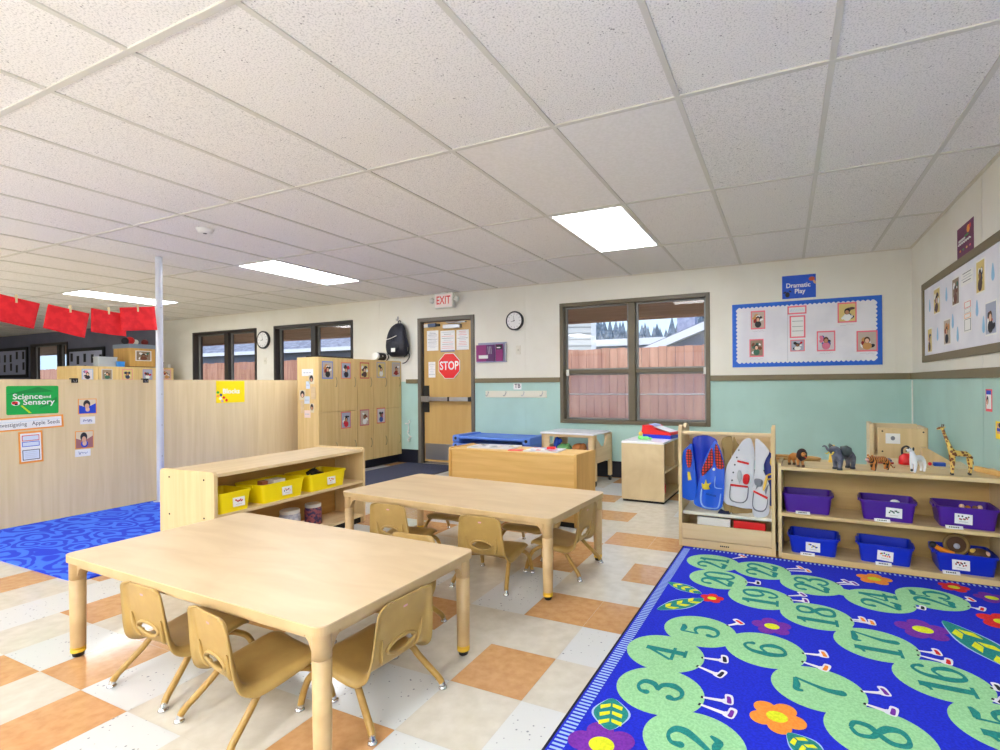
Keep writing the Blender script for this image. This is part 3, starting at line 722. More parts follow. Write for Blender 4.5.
def bin_(name, label, cat_, loc, rz, w, d, h, m, group, pal, tagc=True, seed=0, tilt=0.0, lx=0.0):
    t = thing(name, label, cat_, loc, rz, group)
    b_ = MB(); t1 = .0035; tw = .86
    o0 = rrect(-w / 2 * tw, w / 2 * tw, .012, d - .012, .02, 4); o1 = rrect(-w / 2 * .96, w / 2 * .96, 0.004, d - .004, .024, 4)
    i0 = rrect(-w / 2 * tw + t1, w / 2 * tw - t1, .012 + t1, d - .012 - t1, .018, 4); i1 = rrect(-w / 2 * .96 + t1, w / 2 * .96 - t1, .004 + t1, d - .004 - t1, .022, 4)
    n = len(o0)
    vs = [(p[0], p[1], 0) for p in o0] + [(p[0], p[1], h - .012) for p in o1] + [(p[0], p[1], h) for p in i1] + [(p[0], p[1], .004) for p in i0]
    fs = [tuple(range(n))[::-1], tuple(range(3 * n, 4 * n))]
    b_.add(vs, fs, m)
    rim = rrect(-w / 2, w / 2, 0, d, .026, 4)
    b_.add(vs, [(i, (i + 1) % n, n + (i + 1) % n, n + i) for i in range(n)], m, True)
    b_.add(vs, [(2 * n + i, 2 * n + (i + 1) % n, 3 * n + (i + 1) % n, 3 * n + i) for i in range(n)], m, True)
    rv = [(p[0], p[1], h - .014) for p in o1] + [(p[0], p[1], h - .014) for p in rim] + [(p[0], p[1], h) for p in rim] + [(p[0], p[1], h) for p in i1]
    for a in range(3): b_.add(rv, [(a * n + i, a * n + (i + 1) % n, (a + 1) * n + (i + 1) % n, (a + 1) * n + i) for i in range(n)], m)
    for sx in (-1, 1): b_.box(sx * (w / 2 - .002), sx * (w / 2 + .008), d * .3, d * .7, h - .02, h - .004, m)
    b_.build('bin_body', t, bevel=.0015)
    if tagc:
        l = MB(); l.at((lx, 0.0035, h * .46), 0, R_(-4), tilt)
        l.box(-.040, .040, -.0025, -.0015, -.028, .028, M_white)
        q = random.Random(seed)
        for k in range(9): l.flat(ell(-.022 + .0055 * k, .006 + q.uniform(-.009, .009), .0045, .005, 8), -.0027, pal[k % len(pal)], 'y')
        l.box(-.02, .02, -.0028, -.0026, -.016, -.0145, M_grey)
        l.build('picture_label', t)
    return t
YB = [(.128, 'square red picture label', [M_red, mat('label_dark_red', (150, 20, 50), .6)], 'nearest the end panel'), (.485, 'blue and tan picture label', [mat('lab_navy', (40, 50, 120), .6), mat('lab_tan', (220, 190, 130), .6), M_pink], 'in the middle of the shelf'), (.882, 'small orange picture label', [M_orange, mat('lab_brown', (170, 90, 70), .6)], 'at the far end, holding dark toys')]
for k, (x, ds, pal, w_) in enumerate(YB):
    bin_('yellow_bin', 'yellow plastic bin with %s %s' % (ds, w_), 'bin', world(FR, x + .02, .012, .345), FR.rotation_euler.z, (.225, .355, .365)[k], .27, .125, M_yellow, 'yellow bins on the low shelf', pal, seed=k, tilt=.02, lx=.02)
# contents
def blob_toy(name, label, loc, parts, group=None, cat_='toy'):
    m = MB()
    for kind, a in parts:
        getattr(m, kind)(*a)
    o = m.build(name, None, loc); return tag(o, label, cat_, group)
P = world(FR, .50, .10, .345 + .100)
blob_toy('clear_tray', 'clear plastic tray lying on the middle yellow bin', P, [('box', (-.06, .05, -.05, .06, 0, .012, mat('cloudy_plastic', (190, 184, 178), .25))), ('box', (-.05, .04, -.04, .05, .012, .035, mat('cloudy_plastic2', (206, 200, 196), .2)))])
P = world(FR, .42, .12, .345 + .095)
blob_toy('red_toy_block', 'brownish red toy block in the middle yellow bin', P, [('box', (-.025, .025, -.02, .02, 0, .04, mat('dull_red', (160, 90, 60), .5)))])
P = world(FR, .86, .12, .345 + .108)
blob_toy('black_toy_animal', 'black jumbled plastic toy heaped in the far yellow bin', P, [('tube', ([(-.08, 0, .0), (-.03, .02, .03), (.02, -.01, .02), (.08, .01, .01)], .012, M_black, 8)), ('tube', ([(-.02, -.05, 0), (.0, 0, .035), (.03, .04, .0)], .010, M_black, 8)), ('ball', ((0, 0, .012), .03, M_black)), ('cyl', ((.0, 0, .02), (.01, 0, .055), .008, .003, M_black, 8))])
M_clear = mat('clear_jar_plastic', (206, 206, 210), .12); M_jarc = noisy('colourful_jar_contents', (150, 80, 90), (60, 50, 90), 40, .6, .45, .55)
M_jarp = noisy('pale_jar_contents', (200, 196, 200), (160, 160, 176), 30, .5)
for k, (x, lb, mc, r) in enumerate([(.655, 'wide clear jar of pale pieces on the lower shelf', M_jarp, .070), (.865, 'clear jar of multicoloured pieces on the lower shelf', M_jarc, .060)]):
    t = thing('plastic_jar', lb, 'jar', world(FR, x, .14, .072), 0, 'jars on the low shelf')
    MB().lathe([(r * .9, 0), (r, .008), (r, .115), (r * .92, .13), (r * .85, .136)], mc, n=28).build('jar_body', t)
    MB().lathe([(r * .93, .132), (r * .95, .136), (r * .95, .154), (r * .9, .158)], mat('white_jar_lid', (214, 210, 206), .4), n=28).build('jar_lid', t)
# ================================================================== HONEY CABINET (back toward the tables)
t = thing('storage_cabinet', 'honey coloured low cabinet with its back to the tables and puzzles on top', 'cabinet', (-2.695, 3.765, 0), R_(-2.8))
WC, DC, HC = 1.235, .375, .57
for a, b_ in ((0, .024), (WC - .024, WC)):
    m = MB(); m.prism(rrect(0, DC, 0, HC, .02, 4), a, b_, M_honeyv, 'x'); m.build('side_panel', t, bevel=.003)
MB().box(.024, WC - .024, .004, DC - .004, HC - .032, HC - .008, M_honey).build('top_panel', t, bevel=.003)
MB().box(.024, WC - .024, .010, .022, .04, HC - .032, M_honey).build('back_panel', t)
MB().box(.024, WC - .024, .022, DC - .006, .28, .30, M_honey).build('shelf_board', t, bevel=.002)
MB().box(.024, WC - .024, .022, DC - .006, .04, .06, M_honey).build('bottom_board', t, bevel=.002)
MB().box(.03, WC - .03, .014, .03, 0, .04, M_dark).build('plinth', t)
CB = t
def on(root, x, y, z): return world(root, x, y, z)
def puzzle(name, label, x, y, w, d, rz, pal, seed, cat_='puzzle'):
    m = MB(); m.box(-w / 2, w / 2, -d / 2, d / 2, 0, .010, mat('pale_board', (216, 216, 224), .5)); q = random.Random(seed)
    for k in range(26):
        m.flat(ell(q.uniform(-.42, .42) * w, q.uniform(-.4, .4) * d, .022 + .02 * q.random(), .014 + .012 * q.random(), 8, q.random() * 3), .0103 + .0001 * k, pal[k % len(pal)])
    return tag(m.build(name, None, on(CB, x, y, HC - .008), rz + CB.rotation_euler.z), label, cat_)
M_pale = [mat('pale_lilac', (206, 196, 216), .5), mat('pale_sage', (180, 190, 180), .5), mat('pale_sand', (226, 206, 160), .5), mat('mid_grey_print', (130, 134, 146), .5), M_white]
puzzle('floor_puzzle', 'large pale patterned picture board lying on the left of the honey cabinet', .34, .22, .42, .25, .12, M_pale, 3)
puzzle('picture_book', 'pale blue and pink picture book lying on the right of the honey cabinet', .86, .19, .30, .22, .1, [mat('pale_blue_print', (176, 190, 222), .5), mat('rose_print', (214, 120, 140), .5), M_white], 8, 'book')
tag(MB().box(-.035, .035, -.02, .02, 0, .018, M_red).build('red_block', None, on(CB, .90, .23, HC + .0035), .1, bevel=.004), 'small red block on the pale blue picture book', 'block')
tag(MB().box(-.06, .06, -.03, .03, 0, .008, mat('coral_card', (226, 96, 96), .5)).build('red_card', None, on(CB, .63, .10, HC - .008), .2), 'flat coral card beside the pale blue picture book', 'card')

# ================================================================== SENSORY PLAY TABLE
t = thing('sensory_table', 'maple play table on casters with white lid and toy filled window', 'table', (-2.53, 5.33, 0), R_(-4))
M_lid = mat('white_laminate_lid', (238, 238, 246), .25)
Wp, Dp = .67, .48
m = MB()  # front and back frames with a window opening
for y in (0, Dp - .02):
    m.box(0, Wp, y, y + .02, .525, .555, M_mapleh); m.box(0, .10, y, y + .02, .24, .525, M_mapleh); m.box(Wp - .09, Wp, y, y + .02, .24, .525, M_mapleh); m.box(.10, Wp - .09, y, y + .02, .24, .35, M_mapleh)
m.build('panel', t, bevel=.003)
for x in (0, Wp - .02):
    MB().prism([(.02, .25), (Dp - .02, .25), (Dp - .02, .53), (Dp * .70, .53), (Dp * .55, .42), (Dp * .35, .42), (.02, .53)], x, x + .02, M_mapley, 'x').build('side_panel', t, bevel=.002)
m = MB(); m.box(.02, Wp - .02, .02, Dp - .02, .34, .348, mat('clear_blue_tray', (170, 196, 226), .2)); m.build('tray', t)
for x in (.02, Wp - .02):
    for y in (.02, Dp - .02):
        l = MB(); l.box(x - .02, x + .02, y - .02, y + .02, .06, .555, M_maple); lo = l.build('leg', t, bevel=.003)
        w_ = MB(); w_.cyl((x - .012, y, .027), (x + .012, y, .027), .027, .027, M_black, 18); w_.cyl((x, y, .04), (x, y, .062), .008, .008, M_steel, 8); w_.build('caster', lo)
MB().box(.0, Wp - .01, -.03, Dp - .03, .556, .576, M_lid).build('lid', t, bevel=.003)
PT = t
for (x, y, r, mc, lb, sc) in [(.24, .10, .06, mat('leaf_green_plush', (110, 176, 110), .8), 'green soft toy inside the play table window', (1.5, 1, .75)), (.42, .12, .062, mat('rust_plush', (184, 116, 62), .8), 'rust brown soft toy inside the play table window', (1.4, 1, .8)), (.14, .12, .05, mat('deep_blue_plush', (40, 80, 196), .8), 'blue soft toy at the left of the play table window', (.8, 1, 1.6)), (.52, .2, .045, mat('pale_pink_plush', (226, 196, 196), .8), 'pale soft toy at the right of the play table window', (1, 1, 1.3))]:
    b_ = MB(); b_.ball((0, 0, r * sc[2]), r, mc, 16, sc); b_.ball((r * .9, -.02, r * sc[2] * 1.5), r * .5, mc, 12); b_.ball((-r * .9, -.02, r * .6), r * .4, mc, 12)
    P = world(PT, x, y, .349); tag(b_.build('soft_toy', None, P), lb, 'toy')

# ================================================================== STACK OF COTS
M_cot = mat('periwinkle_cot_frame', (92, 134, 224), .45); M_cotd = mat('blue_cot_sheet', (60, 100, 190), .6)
x0c, y0c = -3.80, 5.40
for k in range(5):
    z = .03 + k * .092
    t = thing('nap_cot', ['lowest', 'second', 'middle', 'fourth', 'topmost'][k] + ' blue plastic nap cot in the stack under the coat rail', 'cot', (x0c, y0c, z), R_(-2), 'stacked nap cots')
    Wk, Dk = 1.10, .50; m = MB()
    m.tube([(.04, .03, .06), (Wk - .04, .03, .06)], .018, M_cot, 10); m.tube([(.04, Dk - .03, .06), (Wk - .04, Dk - .03, .06)], .018, M_cot, 10)
    m.build('frame_rail', t)
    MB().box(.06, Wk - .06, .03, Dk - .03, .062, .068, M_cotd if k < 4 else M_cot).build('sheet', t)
    for x in (0, Wk - .09):
        e = MB(); e.prism(rrect(-.005, Dk + .005, .0, .088, .03, 4), x, x + .09, M_cot, 'x'); eo = e.build('end_leg', t, bevel=.008)
        for y in (.06, Dk - .06): MB().cyl((x + .045, y - .04, .05) if 0 else (x + .045, -.0055 if y < .2 else Dk + .0055, .05), (x + .045, -.004 if y < .2 else Dk + .004, .05), .02, .02, M_black, 14).build('hole', eo)

# ================================================================== SMALL CABINET + TOYS
M_pmaple = wood('pale_maple_back', (222, 202, 162), (212, 190, 150), (8, 8, 6), .45)
t = thing('open_cabinet', 'small pale maple cabinet with open shelves and a white top, beside the wide window', 'cabinet', (-1.425, 4.78, 0), R_(-2.2))
Wd, Dd, Hd = .41, .82, .57
# opening faces +X; near end panel faces the camera
MB().box(0, Wd, 0, .02, .02, Hd - .02, M_pmaple).build('side_panel', t, bevel=.002)
MB().box(0, Wd, Dd - .02, Dd, .02, Hd - .02, M_pmaple).build('side_panel', t, bevel=.002)
MB().box(0, Wd, 0, Dd, Hd - .02, Hd, M_lid).build('top_panel', t, bevel=.003)
MB().box(0, .012, .02, Dd - .02, .03, Hd - .02, M_pmaple).build('back_panel', t)
MB().box(.012, Wd - .004, .02, Dd - .02, .275, .293, M_maple).build('shelf_board', t, bevel=.002)
MB().box(.012, Wd - .004, .02, Dd - .02, .02, .04, M_maple).build('bottom_board', t, bevel=.002)
MB().box(.012, Wd - .004, .40, .418, .293, Hd - .02, M_maple).build('divider', t)
MB().box(.01, Wd - .01, .01, Dd - .01, 0, .02, M_dark).build('plinth', t)
SCb = t
# toy cash register: red body, blue base, white keys
t = thing('toy_cash_register', 'red and blue toy cash register on the white topped cabinet', 'toy', world(SCb, .265, .46, Hd), R_(-14))
m = MB(); m.prism([(-.14, .0), (.16, 0), (.16, .035), (-.14, .035)], -.12, .12, M_blue, 'y'); m.build('drawer', t, bevel=.008)
m = MB(); m.prism([(-.16, .036), (.16, .036), (.155, .06), (.0, .082), (-.06, .125), (-.15, .125)], -.115, .115, M_red, 'y'); m.build('body', t, bevel=.008)
m = MB(); m.add([(-.04, -.09, .112), (.14, -.09, .064), (.14, .09, .064), (-.04, .09, .112)], [(0, 1, 2, 3)], mat('white_key', (240, 236, 244), .4)); 
m.prism([(-.045, .128), (-.1, .130), (-.1, .136), (-.03, .116)], -.07, .07, mat('lilac_screen', (170, 180, 232), .3), 'y')
m.build('keypad', t)
t = thing('toy_figure', 'small green and yellow toy figure in front of the toy cash register', 'toy', world(SCb, .17, .17, Hd), 0)
M_lime = mat('lime_plastic', (130, 226, 130), .4); M_yt = mat('warm_yellow_plastic', (240, 200, 90), .4)
m = MB(); m.ball((-.03, 0, .022), .024, M_lime, 14, (1.2, 1, .9)); m.ball((.02, 0, .018), .022, M_lime, 14, (1.8, 1, .8)); m.ball((.065, .0, .014), .014, M_lime, 12, (1.3, 1, 1)); m.build('body', t)
m = MB(); m.ball((-.03, 0, .058), .021, M_yt, 14); m.cyl((-.03, 0, .07), (-.03, 0, .084), .012, .002, M_yt, 10); m.build('head', t)
t = thing('toy_kettle', 'red toy in the bottom shelf of the small cabinet', 'toy', world(SCb, .30, .26, .04), 0)
m = MB(); m.lathe([(.05, 0), (.06, .02), (.06, .08), (.045, .12), (.02, .135), (.008, .15)], M_red, n=20); m.build('body', t)
m = MB(); m.tube([(.03, -.055, .03), (.04, -.09, .06), (.03, -.05, .11)], .008, mat('pinkish_handle', (226, 120, 110), .5), 8, spline=4); m.build('handle', t)

# ================================================================== COSTUME RACK
x0r, x1r, yr = -.672, -.062, 3.615
t = thing('dress_up_rack', 'maple dress up rack with costumes on its rail and books in its bottom bin', 'rack', (x0r, yr, 0), 0)
Wr = x1r - x0r; Dr = .335; Hr = .83
for a in (0, Wr - .022):
    m = MB(); m.prism([(0, 0), (Dr, 0), (Dr, .78), (Dr - .02, .81), (Dr - .07, .845), (Dr - .14, .835), (Dr - .18, .80), (Dr - .22, .55), (.10, .45), (.05, .52), (.044, .78), (.035, .82), (.02, .83), (.006, .82), (0, .78)] if 0 else
              [(0, 0), (Dr, 0), (Dr, .76), (Dr - .02, .80), (Dr - .07, .825), (Dr - .12, .825), (Dr - .17, .80), (.12, .80), (.07, .825), (.03, .83), (.008, .815), (0, .78)], a, a + .022, M_maple, 'x')
    m.build('side_panel', t, bevel=.003)
MB().cyl((.022, .035, .775), (Wr - .022, .035, .775), .013, .013, M_mapleh, 16).build('hanging_rail', t)
MB().box(.022, Wr - .022, Dr - .03, Dr - .016, .57, .76, M_mapleh).build('back_panel', t)
MB().box(.022, Wr - .022, .03, Dr - .01, .215, .235, mat('white_laminate_shelf', (226, 222, 208), .35)).build('shelf_board', t, bevel=.002)
MB().box(.022, Wr - .022, .004, .02, .055, .155, M_mapleh).build('bin_front', t, bevel=.003)
MB().box(.022, Wr - .022, .02, Dr - .01, .045, .06, M_mapleh).build('bin_floor', t)
MB().box(.022, Wr - .022, Dr - .03, Dr - .016, .0, .215, M_mapleh).build('back_panel', t)
m = MB(); m.box(.022, Wr - .022, .002, .014, 0, .05, M_mapleh)
for k in range(5): m.box(.27 + k * .012, .279 + k * .012, .0012, .002, .022, .031, M_ink)
m.build('base_strip', t, bevel=.002)
tag(MB().box(-.11, .11, -.012, .012, 0, .13, M_white).build('picture_book', None, (x0r + .22, yr + .10, .061), R_(-4), bevel=.002), 'white book standing in the left of the dress up rack bin', 'book')
tag(MB().box(-.10, .10, -.012, .012, 0, .125, M_red).build('picture_book', None, (x0r + .45, yr + .09, .061), R_(-3), bevel=.002), 'red book standing in the right of the dress up rack bin', 'book')

from mathutils.geometry import delaunay_2d_cdt
def V2(a, b): return onY(675 + a / 7.505, 425 + b / 7.505, 3.64)
def cloth(mb, pts, m, off, fold, spline=4, step=.012):
    """pts are traced on the hanging plane; the sheet waves in depth and is later thickened"""
    poly = [(p.x, p.z) for p in (V2(*q) for q in pts)]
    if spline: poly = sp2(poly, spline)
    xs = [p[0] for p in poly]; zs = [p[1] for p in poly]
    def inside(x, z):
        c = False; n = len(poly)
        for i in range(n):
            a, b2 = poly[i], poly[i - 1]
            if (a[1] > z) != (b2[1] > z) and x < (b2[0] - a[0]) * (z - a[1]) / (b2[1] - a[1]) + a[0]: c = not c
        return c
    P_ = [Vector(p) for p in poly]; n0 = len(P_); x = min(xs) + step / 2
    while x < max(xs):
        z = min(zs) + step / 2
        while z < max(zs):
            if inside(x, z): P_.append(Vector((x, z)))
            z += step
        x += step
    vv, _, ff, *_r = delaunay_2d_cdt(P_, [], [list(range(n0))], 1, 1e-5)
    mb.add([(v.x, 3.64 + off + fold(v.x, v.y), v.y) for v in vv], [tuple(f) for f in ff], m, True)
M_den = mat('denim_blue_vinyl', (26, 88, 210), .35); M_den2 = mat('deep_blue_vinyl', (8, 44, 176), .35); M_plaid = mat('red_plaid_cloth', (222, 62, 36), .6)
M_chef = mat('white_costume_cloth', (208, 208, 216), .5); M_brn = mat('tan_costume_cloth', (166, 138, 88), .7); M_stitch = mat('pale_blue_stitch', (140, 176, 236), .6)
N, L, b = nodes(M_plaid)
tc = N.new('ShaderNodeTexCoord'); ck = N.new('ShaderNodeTexBrick'); ck.inputs['Scale'].default_value = 55; ck.offset = 0; ck.inputs['Color1'].default_value = col((224, 60, 36)); ck.inputs['Color2'].default_value = col((204, 44, 30)); ck.inputs['Mortar'].default_value = col((50, 16, 24)); ck.inputs['Mortar Size'].default_value = .16; ck.inputs['Row Height'].default_value = 1; ck.inputs['Brick Width'].default_value = 1
sx_ = N.new('ShaderNodeMapping'); sx_.inputs['Rotation'].default_value = (R_(90), R_(0), 0); L.new(tc.outputs['Object'], sx_.inputs[0]); L.new(sx_.outputs[0], ck.inputs['Vector']); L.new(ck.outputs[0], b.inputs['Base Color'])
def vest(name, label, parts, off0, f, cat_='costume'):
    """parts: list of (partname, pts, material, offset)"""
    root = thing(name, label, cat_, (V2(*parts[0][1][0]).x, 3.64 + off0, .5))
    for nm, pts, m, o_ in parts:
        mb = MB(); lst = pts if isinstance(pts[0], list) else [pts]
        for pp in lst: cloth(mb, pp, m, off0 + o_, f, 4 if len(pp) > 4 else 0)
        mb.v = [Vector((v.x - root.location.x, v.y - root.location.y, v.z - root.location.z)) for v in mb.v]
        mb.build(nm, root, solid=.007 if o_ > -.004 else .0015)
    return root
f1 = lambda x, z: .010 * math.sin(x * 42 + 3 * z) + .004 * math.sin(z * 25)
f2 = lambda x, z: .008 * math.sin(x * 38 + 2 * z + 1) + .003 * math.sin(z * 31 + 1)
vest('overalls_costume', 'blue denim print gardener costume with red plaid on the dress up rack rail', [
    ('back_panel', [(140, 96), (190, 80), (240, 82), (300, 108), (318, 150), (300, 260), (220, 400), (165, 560), (140, 540), (125, 300), (128, 140)], M_den2, .022),
    ('front_flap', [(128, 140), (90, 165), (62, 200), (50, 300), (40, 430), (44, 520), (80, 555), (125, 568), (155, 550), (165, 460), (150, 330), (135, 220)], M_den, 0),
    ('front_flap', [(300, 118), (330, 150), (355, 220), (373, 320), (372, 470), (360, 590), (335, 632), (290, 640), (210, 620), (142, 590), (160, 500), (188, 400), (205, 320), (230, 240), (270, 160)], M_den, -.006),
    ('plaid_shirt', [[(208, 378), (204, 330), (240, 250), (275, 172), (288, 230), (282, 305), (246, 345)], [(306, 140), (330, 175), (352, 240), (368, 318), (312, 318), (300, 220)], [(92, 185), (122, 190), (128, 250), (118, 310), (96, 318), (82, 250)]], M_plaid, -.0115),
    ('yellow_patch', [[(205, 430), (222, 440), (235, 405), (246, 438), (272, 432), (256, 458), (262, 478), (225, 480), (208, 465)], [(95, 350), (112, 352), (125, 410), (98, 415)]], mat('yellow_costume_print', (214, 190, 50), .5), -.012),
    ('pocket_stitch', [[(198, 480), (208, 482), (202, 560), (225, 605), (300, 622), (325, 600), (340, 520), (348, 522), (334, 608), (302, 632), (218, 614), (190, 562)], [(300, 392), (306, 390), (304, 462), (352, 470), (352, 476), (298, 468)]], M_stitch, -.012),
    ('button', [(282, 333), (287, 323), (297, 322), (302, 333), (297, 343), (287, 343)], M_white, -.0125)], 0, f1)
# lettering on the pocket
P = V2(266, 522); tm = MB(); tm.text('GARDENER', P.x, P.z, P.y - .012 + f1(P.x, P.z) - .006, .0155, M_navy, .01, 1, R_(-10)); 
ov = [o for o in bpy.data.objects if o.name.startswith('overalls_costume')][0]
tm.v = [v - ov.location for v in tm.v]; tm.build('pocket_lettering', ov)
vest('chef_costume', 'white chef costume with red pocket bands hanging right of the blue costume', [
    ('front_flap', [(560, 100), (515, 112), (470, 170), (420, 250), (385, 320), (368, 430), (362, 540), (380, 590), (450, 612), (560, 626), (590, 610), (592, 400), (598, 230), (580, 130)], M_chef, 0),
    ('front_flap', [(606, 104), (650, 124), (700, 180), (706, 210), (680, 260), (662, 330), (690, 400), (712, 470), (710, 600), (700, 670), (650, 694), (590, 680), (578, 560), (590, 420), (602, 300), (600, 180)], M_chef, -.008),
    ('red_band', [[(470, 262), (556, 282), (554, 298), (468, 276)], [(416, 442), (548, 456), (548, 470), (415, 458)]], M_red, -.0125), ('red_band', [[(590, 488), (697, 536), (694, 554), (588, 502)]], M_red, -.0195),
    ('button', [[(475 + dx, 187), (480 + dx, 180 + 0), (487 + dx, 187), (480 + dx, 194)] for dx in (0,)] + [[(x - 7, y), (x, y - 8), (x + 7, y), (x, y + 8)] for x, y in ((465, 242), (450, 297), (438, 355), (428, 415))], M_ink, -.0125),
    ('pocket_outline', [[(412, 460), (419, 460), (415, 540), (440, 568), (505, 574), (538, 545), (548, 470), (554, 470), (545, 552), (508, 582), (436, 576), (408, 542)]], M_grey, -.0125), ('pocket_outline', [[(588, 505), (594, 508), (586, 590), (605, 630), (655, 640), (684, 610), (694, 556), (699, 558), (690, 614), (658, 649), (600, 638), (580, 592)]], M_grey, -.0195),
    ('whisk_print', [[(484, 335), (500, 350), (504, 390), (492, 425), (484, 442), (480, 425), (468, 390), (472, 350)]], mat('grey_print', (176, 180, 186), .5), -.0125),
    ('mitt_print', [[(520, 370), (548, 366), (562, 385), (556, 425), (540, 445), (515, 435), (510, 405)]], M_red, -.0125),
    ('utensil_print', [[(600, 402), (655, 410), (650, 455), (625, 462), (605, 485), (612, 455), (597, 440)], [(672, 490), (700, 440), (704, 446), (682, 520)]], M_grey, -.0195),
    ('yellow_print', [[(660, 470), (682, 380), (696, 376), (690, 430), (668, 490)]], M_yt, -.0195)], .004, f2)
vest('police_costume', 'navy costume with gold badge at the right end of the dress up rack', [
    ('front_flap', [(690, 205), (715, 212), (738, 250), (742, 400), (740, 590), (715, 612), (700, 560), (690, 430), (668, 330), (672, 250)], M_den2 if 0 else mat('navy_vinyl', (22, 40, 130), .4), 0),
    ('gold_badge', [(715, 262), (722, 246), (733, 258), (736, 300), (722, 312), (712, 290)], M_yel2, -.0055), ('yellow_stripe', [[(694, 372), (740, 360), (740, 372), (696, 384)], [(696, 408), (740, 396), (740, 408), (698, 420)]], M_yel2, -.0055)], .034, f2)
vest('tan_costume', 'tan costume hanging behind the blue and white costumes', [
    ('front_flap', [(345, 118), (372, 94), (418, 92), (428, 160), (415, 250), (420, 400), (420, 640), (400, 664), (360, 630), (350, 400), (362, 240), (348, 170)], M_brn, 0),
    ('front_flap', [(432, 100), (460, 140), (500, 200), (560, 400), (578, 640), (560, 672), (480, 680), (415, 664), (424, 500), (420, 300)], M_brn, .012)], .045, f1)
tag(MB().tube([(-.03, 0, .03), (0, .005, .012), (.035, 0, .022)], [.02, .024, .016], M_navy, 10, spline=3).build('cloth_cap', None, V2(365, 668) + Vector((0, .03, -.02))), 'dark navy cloth bundle on the shelf under the costumes', 'cap')
# ================================================================== TOY SHELF (right)
t = thing('toy_shelf', 'low maple toy shelf with purple and blue bins and plastic animals on top', 'shelf', (-.045, 3.60, 0), R_(-2.4))
LT, DT, HT = 1.138, .30, .587; TS = t
for a in (0, LT - .02):
    m = MB(); m.prism(rrect(0, DT, 0, HT + .02, .02, 4), a, a + .02, M_maple, 'x'); m.build('side_panel', t, bevel=.003)
M_shb = wood('toy_shelf_board', (224, 196, 146), (208, 178, 124), (1.6, 22, 22), .35)
MB().box(.02, LT - .02, 0, DT, HT - .024, HT, M_shb).build('top_panel', t, bevel=.002)
MB().box(.02, LT - .02, .002, DT - .012, .27, .292, M_shb).build('shelf_board', t, bevel=.002)
MB().box(.02, LT - .02, .002, DT - .012, .0, .036, M_shb).build('bottom_board', t, bevel=.002)
MB().box(.02, LT - .02, DT - .012, DT - .002, .0, HT - .024, wood('toy_shelf_back', (204, 170, 108), (188, 152, 90), (1.6, 18, 18), .5)).build('back_panel', t)
for x, z in ((.14, .292), (.56, .292), (.90, .292), (.165, .036), (.565, .036), (.885, .036)):
    m = MB(); m.at((x, .012, z + .003), R_(2), R_(42), 0); m.box(-.04, .04, -.004, .018, .0, .0012, M_white); 
    for k in range(6): m.box(-.024 + k * .008, -.019 + k * .008, .003, .011, .0012, .0016, M_ink)
    m.build('shelf_label', t)
BT = [(.165, .292, M_purple, 'purple plastic bin without a label at the left of the top row', None), (.590, .292, M_purple, 'middle purple bin of the top row with a green and black picture label', [M_ink, mat('lab_green', (80, 130, 100), .6), M_grey]), (.965, .292, M_purple, 'purple plastic bin with a dark picture label at the right of the top row', [M_ink, mat('lab_rose', (200, 110, 110), .6), mat('lab_umber', (90, 60, 40), .6)]),
      (.195, .036, M_blue, 'blue plastic bin with a yellow picture label at the left of the bottom row', [mat('lab_gold', (214, 180, 60), .6), mat('lab_forest', (50, 90, 60), .6), M_blue]), (.575, .036, M_blue, 'middle blue bin of the bottom row with a multicoloured tilted picture label', [M_red, M_green, M_orange, M_purple]), (.962, .036, M_blue, 'blue plastic bin overflowing with toys at the right of the bottom row', [mat('lab_brick', (170, 60, 50), .6), M_ink])]
for k, (x, z, m, lb, pal) in enumerate(BT):
    bin_('toy_bin', lb, 'bin', world(TS, x, .034, z), TS.rotation_euler.z + R_((1, -2, -1, -2, -3, 1)[k]), .285, .235, .118 if k < 3 else .110, m, 'purple and blue bins on the toy shelf', pal, pal is not None, seed=20 + k, lx=(.0, .03, -.02, 0, .0, -.03)[k], tilt=(0, R_(2), R_(2), 0, R_(4), 0)[k])
def small(name, label, loc, fn, cat_='toy', rz=0):
    m = MB(); fn(m); return tag(m.build(name, None, loc, rz), label, cat_)
small('white_toy_block', 'white toy piece peeking out of the middle purple bin', world(TS, .63, .08, .292 + .095), lambda m: m.ball((0, 0, .012), .022, M_white, 12, (1.2, .9, .8)))
small('toy_figures', 'small tan toy pieces just showing over the right purple bin', world(TS, .98, .10, .292 + .075), lambda m: [m.ball((dx, dy, .03 + dz), .014, mm_, 10) for dx, dy, dz, mm_ in ((-.03, 0, .008, SK[3]), (.0, .01, 0, M_orange), (.03, 0, .004, SK[2]), (.055, .01, .006, SK[3]))])
M_br = mat('dark_brown_plush', (88, 60, 40), .8); M_or = mat('orange_plastic', (240, 140, 30), .45)
small('toy_tambourine', 'round olive brown toy standing in the overflowing blue bin', world(TS, .93, .13, .036 + .085), lambda m: [m.tube([(.055 * math.cos(a), 0, .055 + .055 * math.sin(a)) for a in [2 * PI * k / 20 for k in range(20)]], .010, mat('olive_brown', (140, 112, 60), .6), 8, closed=True), m.cyl((0, .002, .055), (0, -.004, .055), .046, .046, M_br, 20), m.ball((0, -.01, .048), .016, M_lgrey, 10)])
small('orange_toy', 'orange and black toy at the left of the overflowing blue bin', world(TS, .86, .08, .036 + .09), lambda m: [m.tube([(-.04, .0, .045), (-.01, 0, .025), (.05, -.01, .01)], [.012, .015, .010], M_or, 10, spline=3), m.ball((-.05, .0, .05), .018, M_ink, 12)], rz=.1)
small('soft_toy_animals', 'brown soft toy at the right of the overflowing blue bin', world(TS, 1.03, .11, .036 + .085), lambda m: [m.ball((0, 0, .02), .04, M_br, 14, (1.3, 1, .8)), m.ball((-.03, -.01, .035), .016, M_yt, 12), m.ball((.03, -.02, .03), .014, SK[3], 12)])

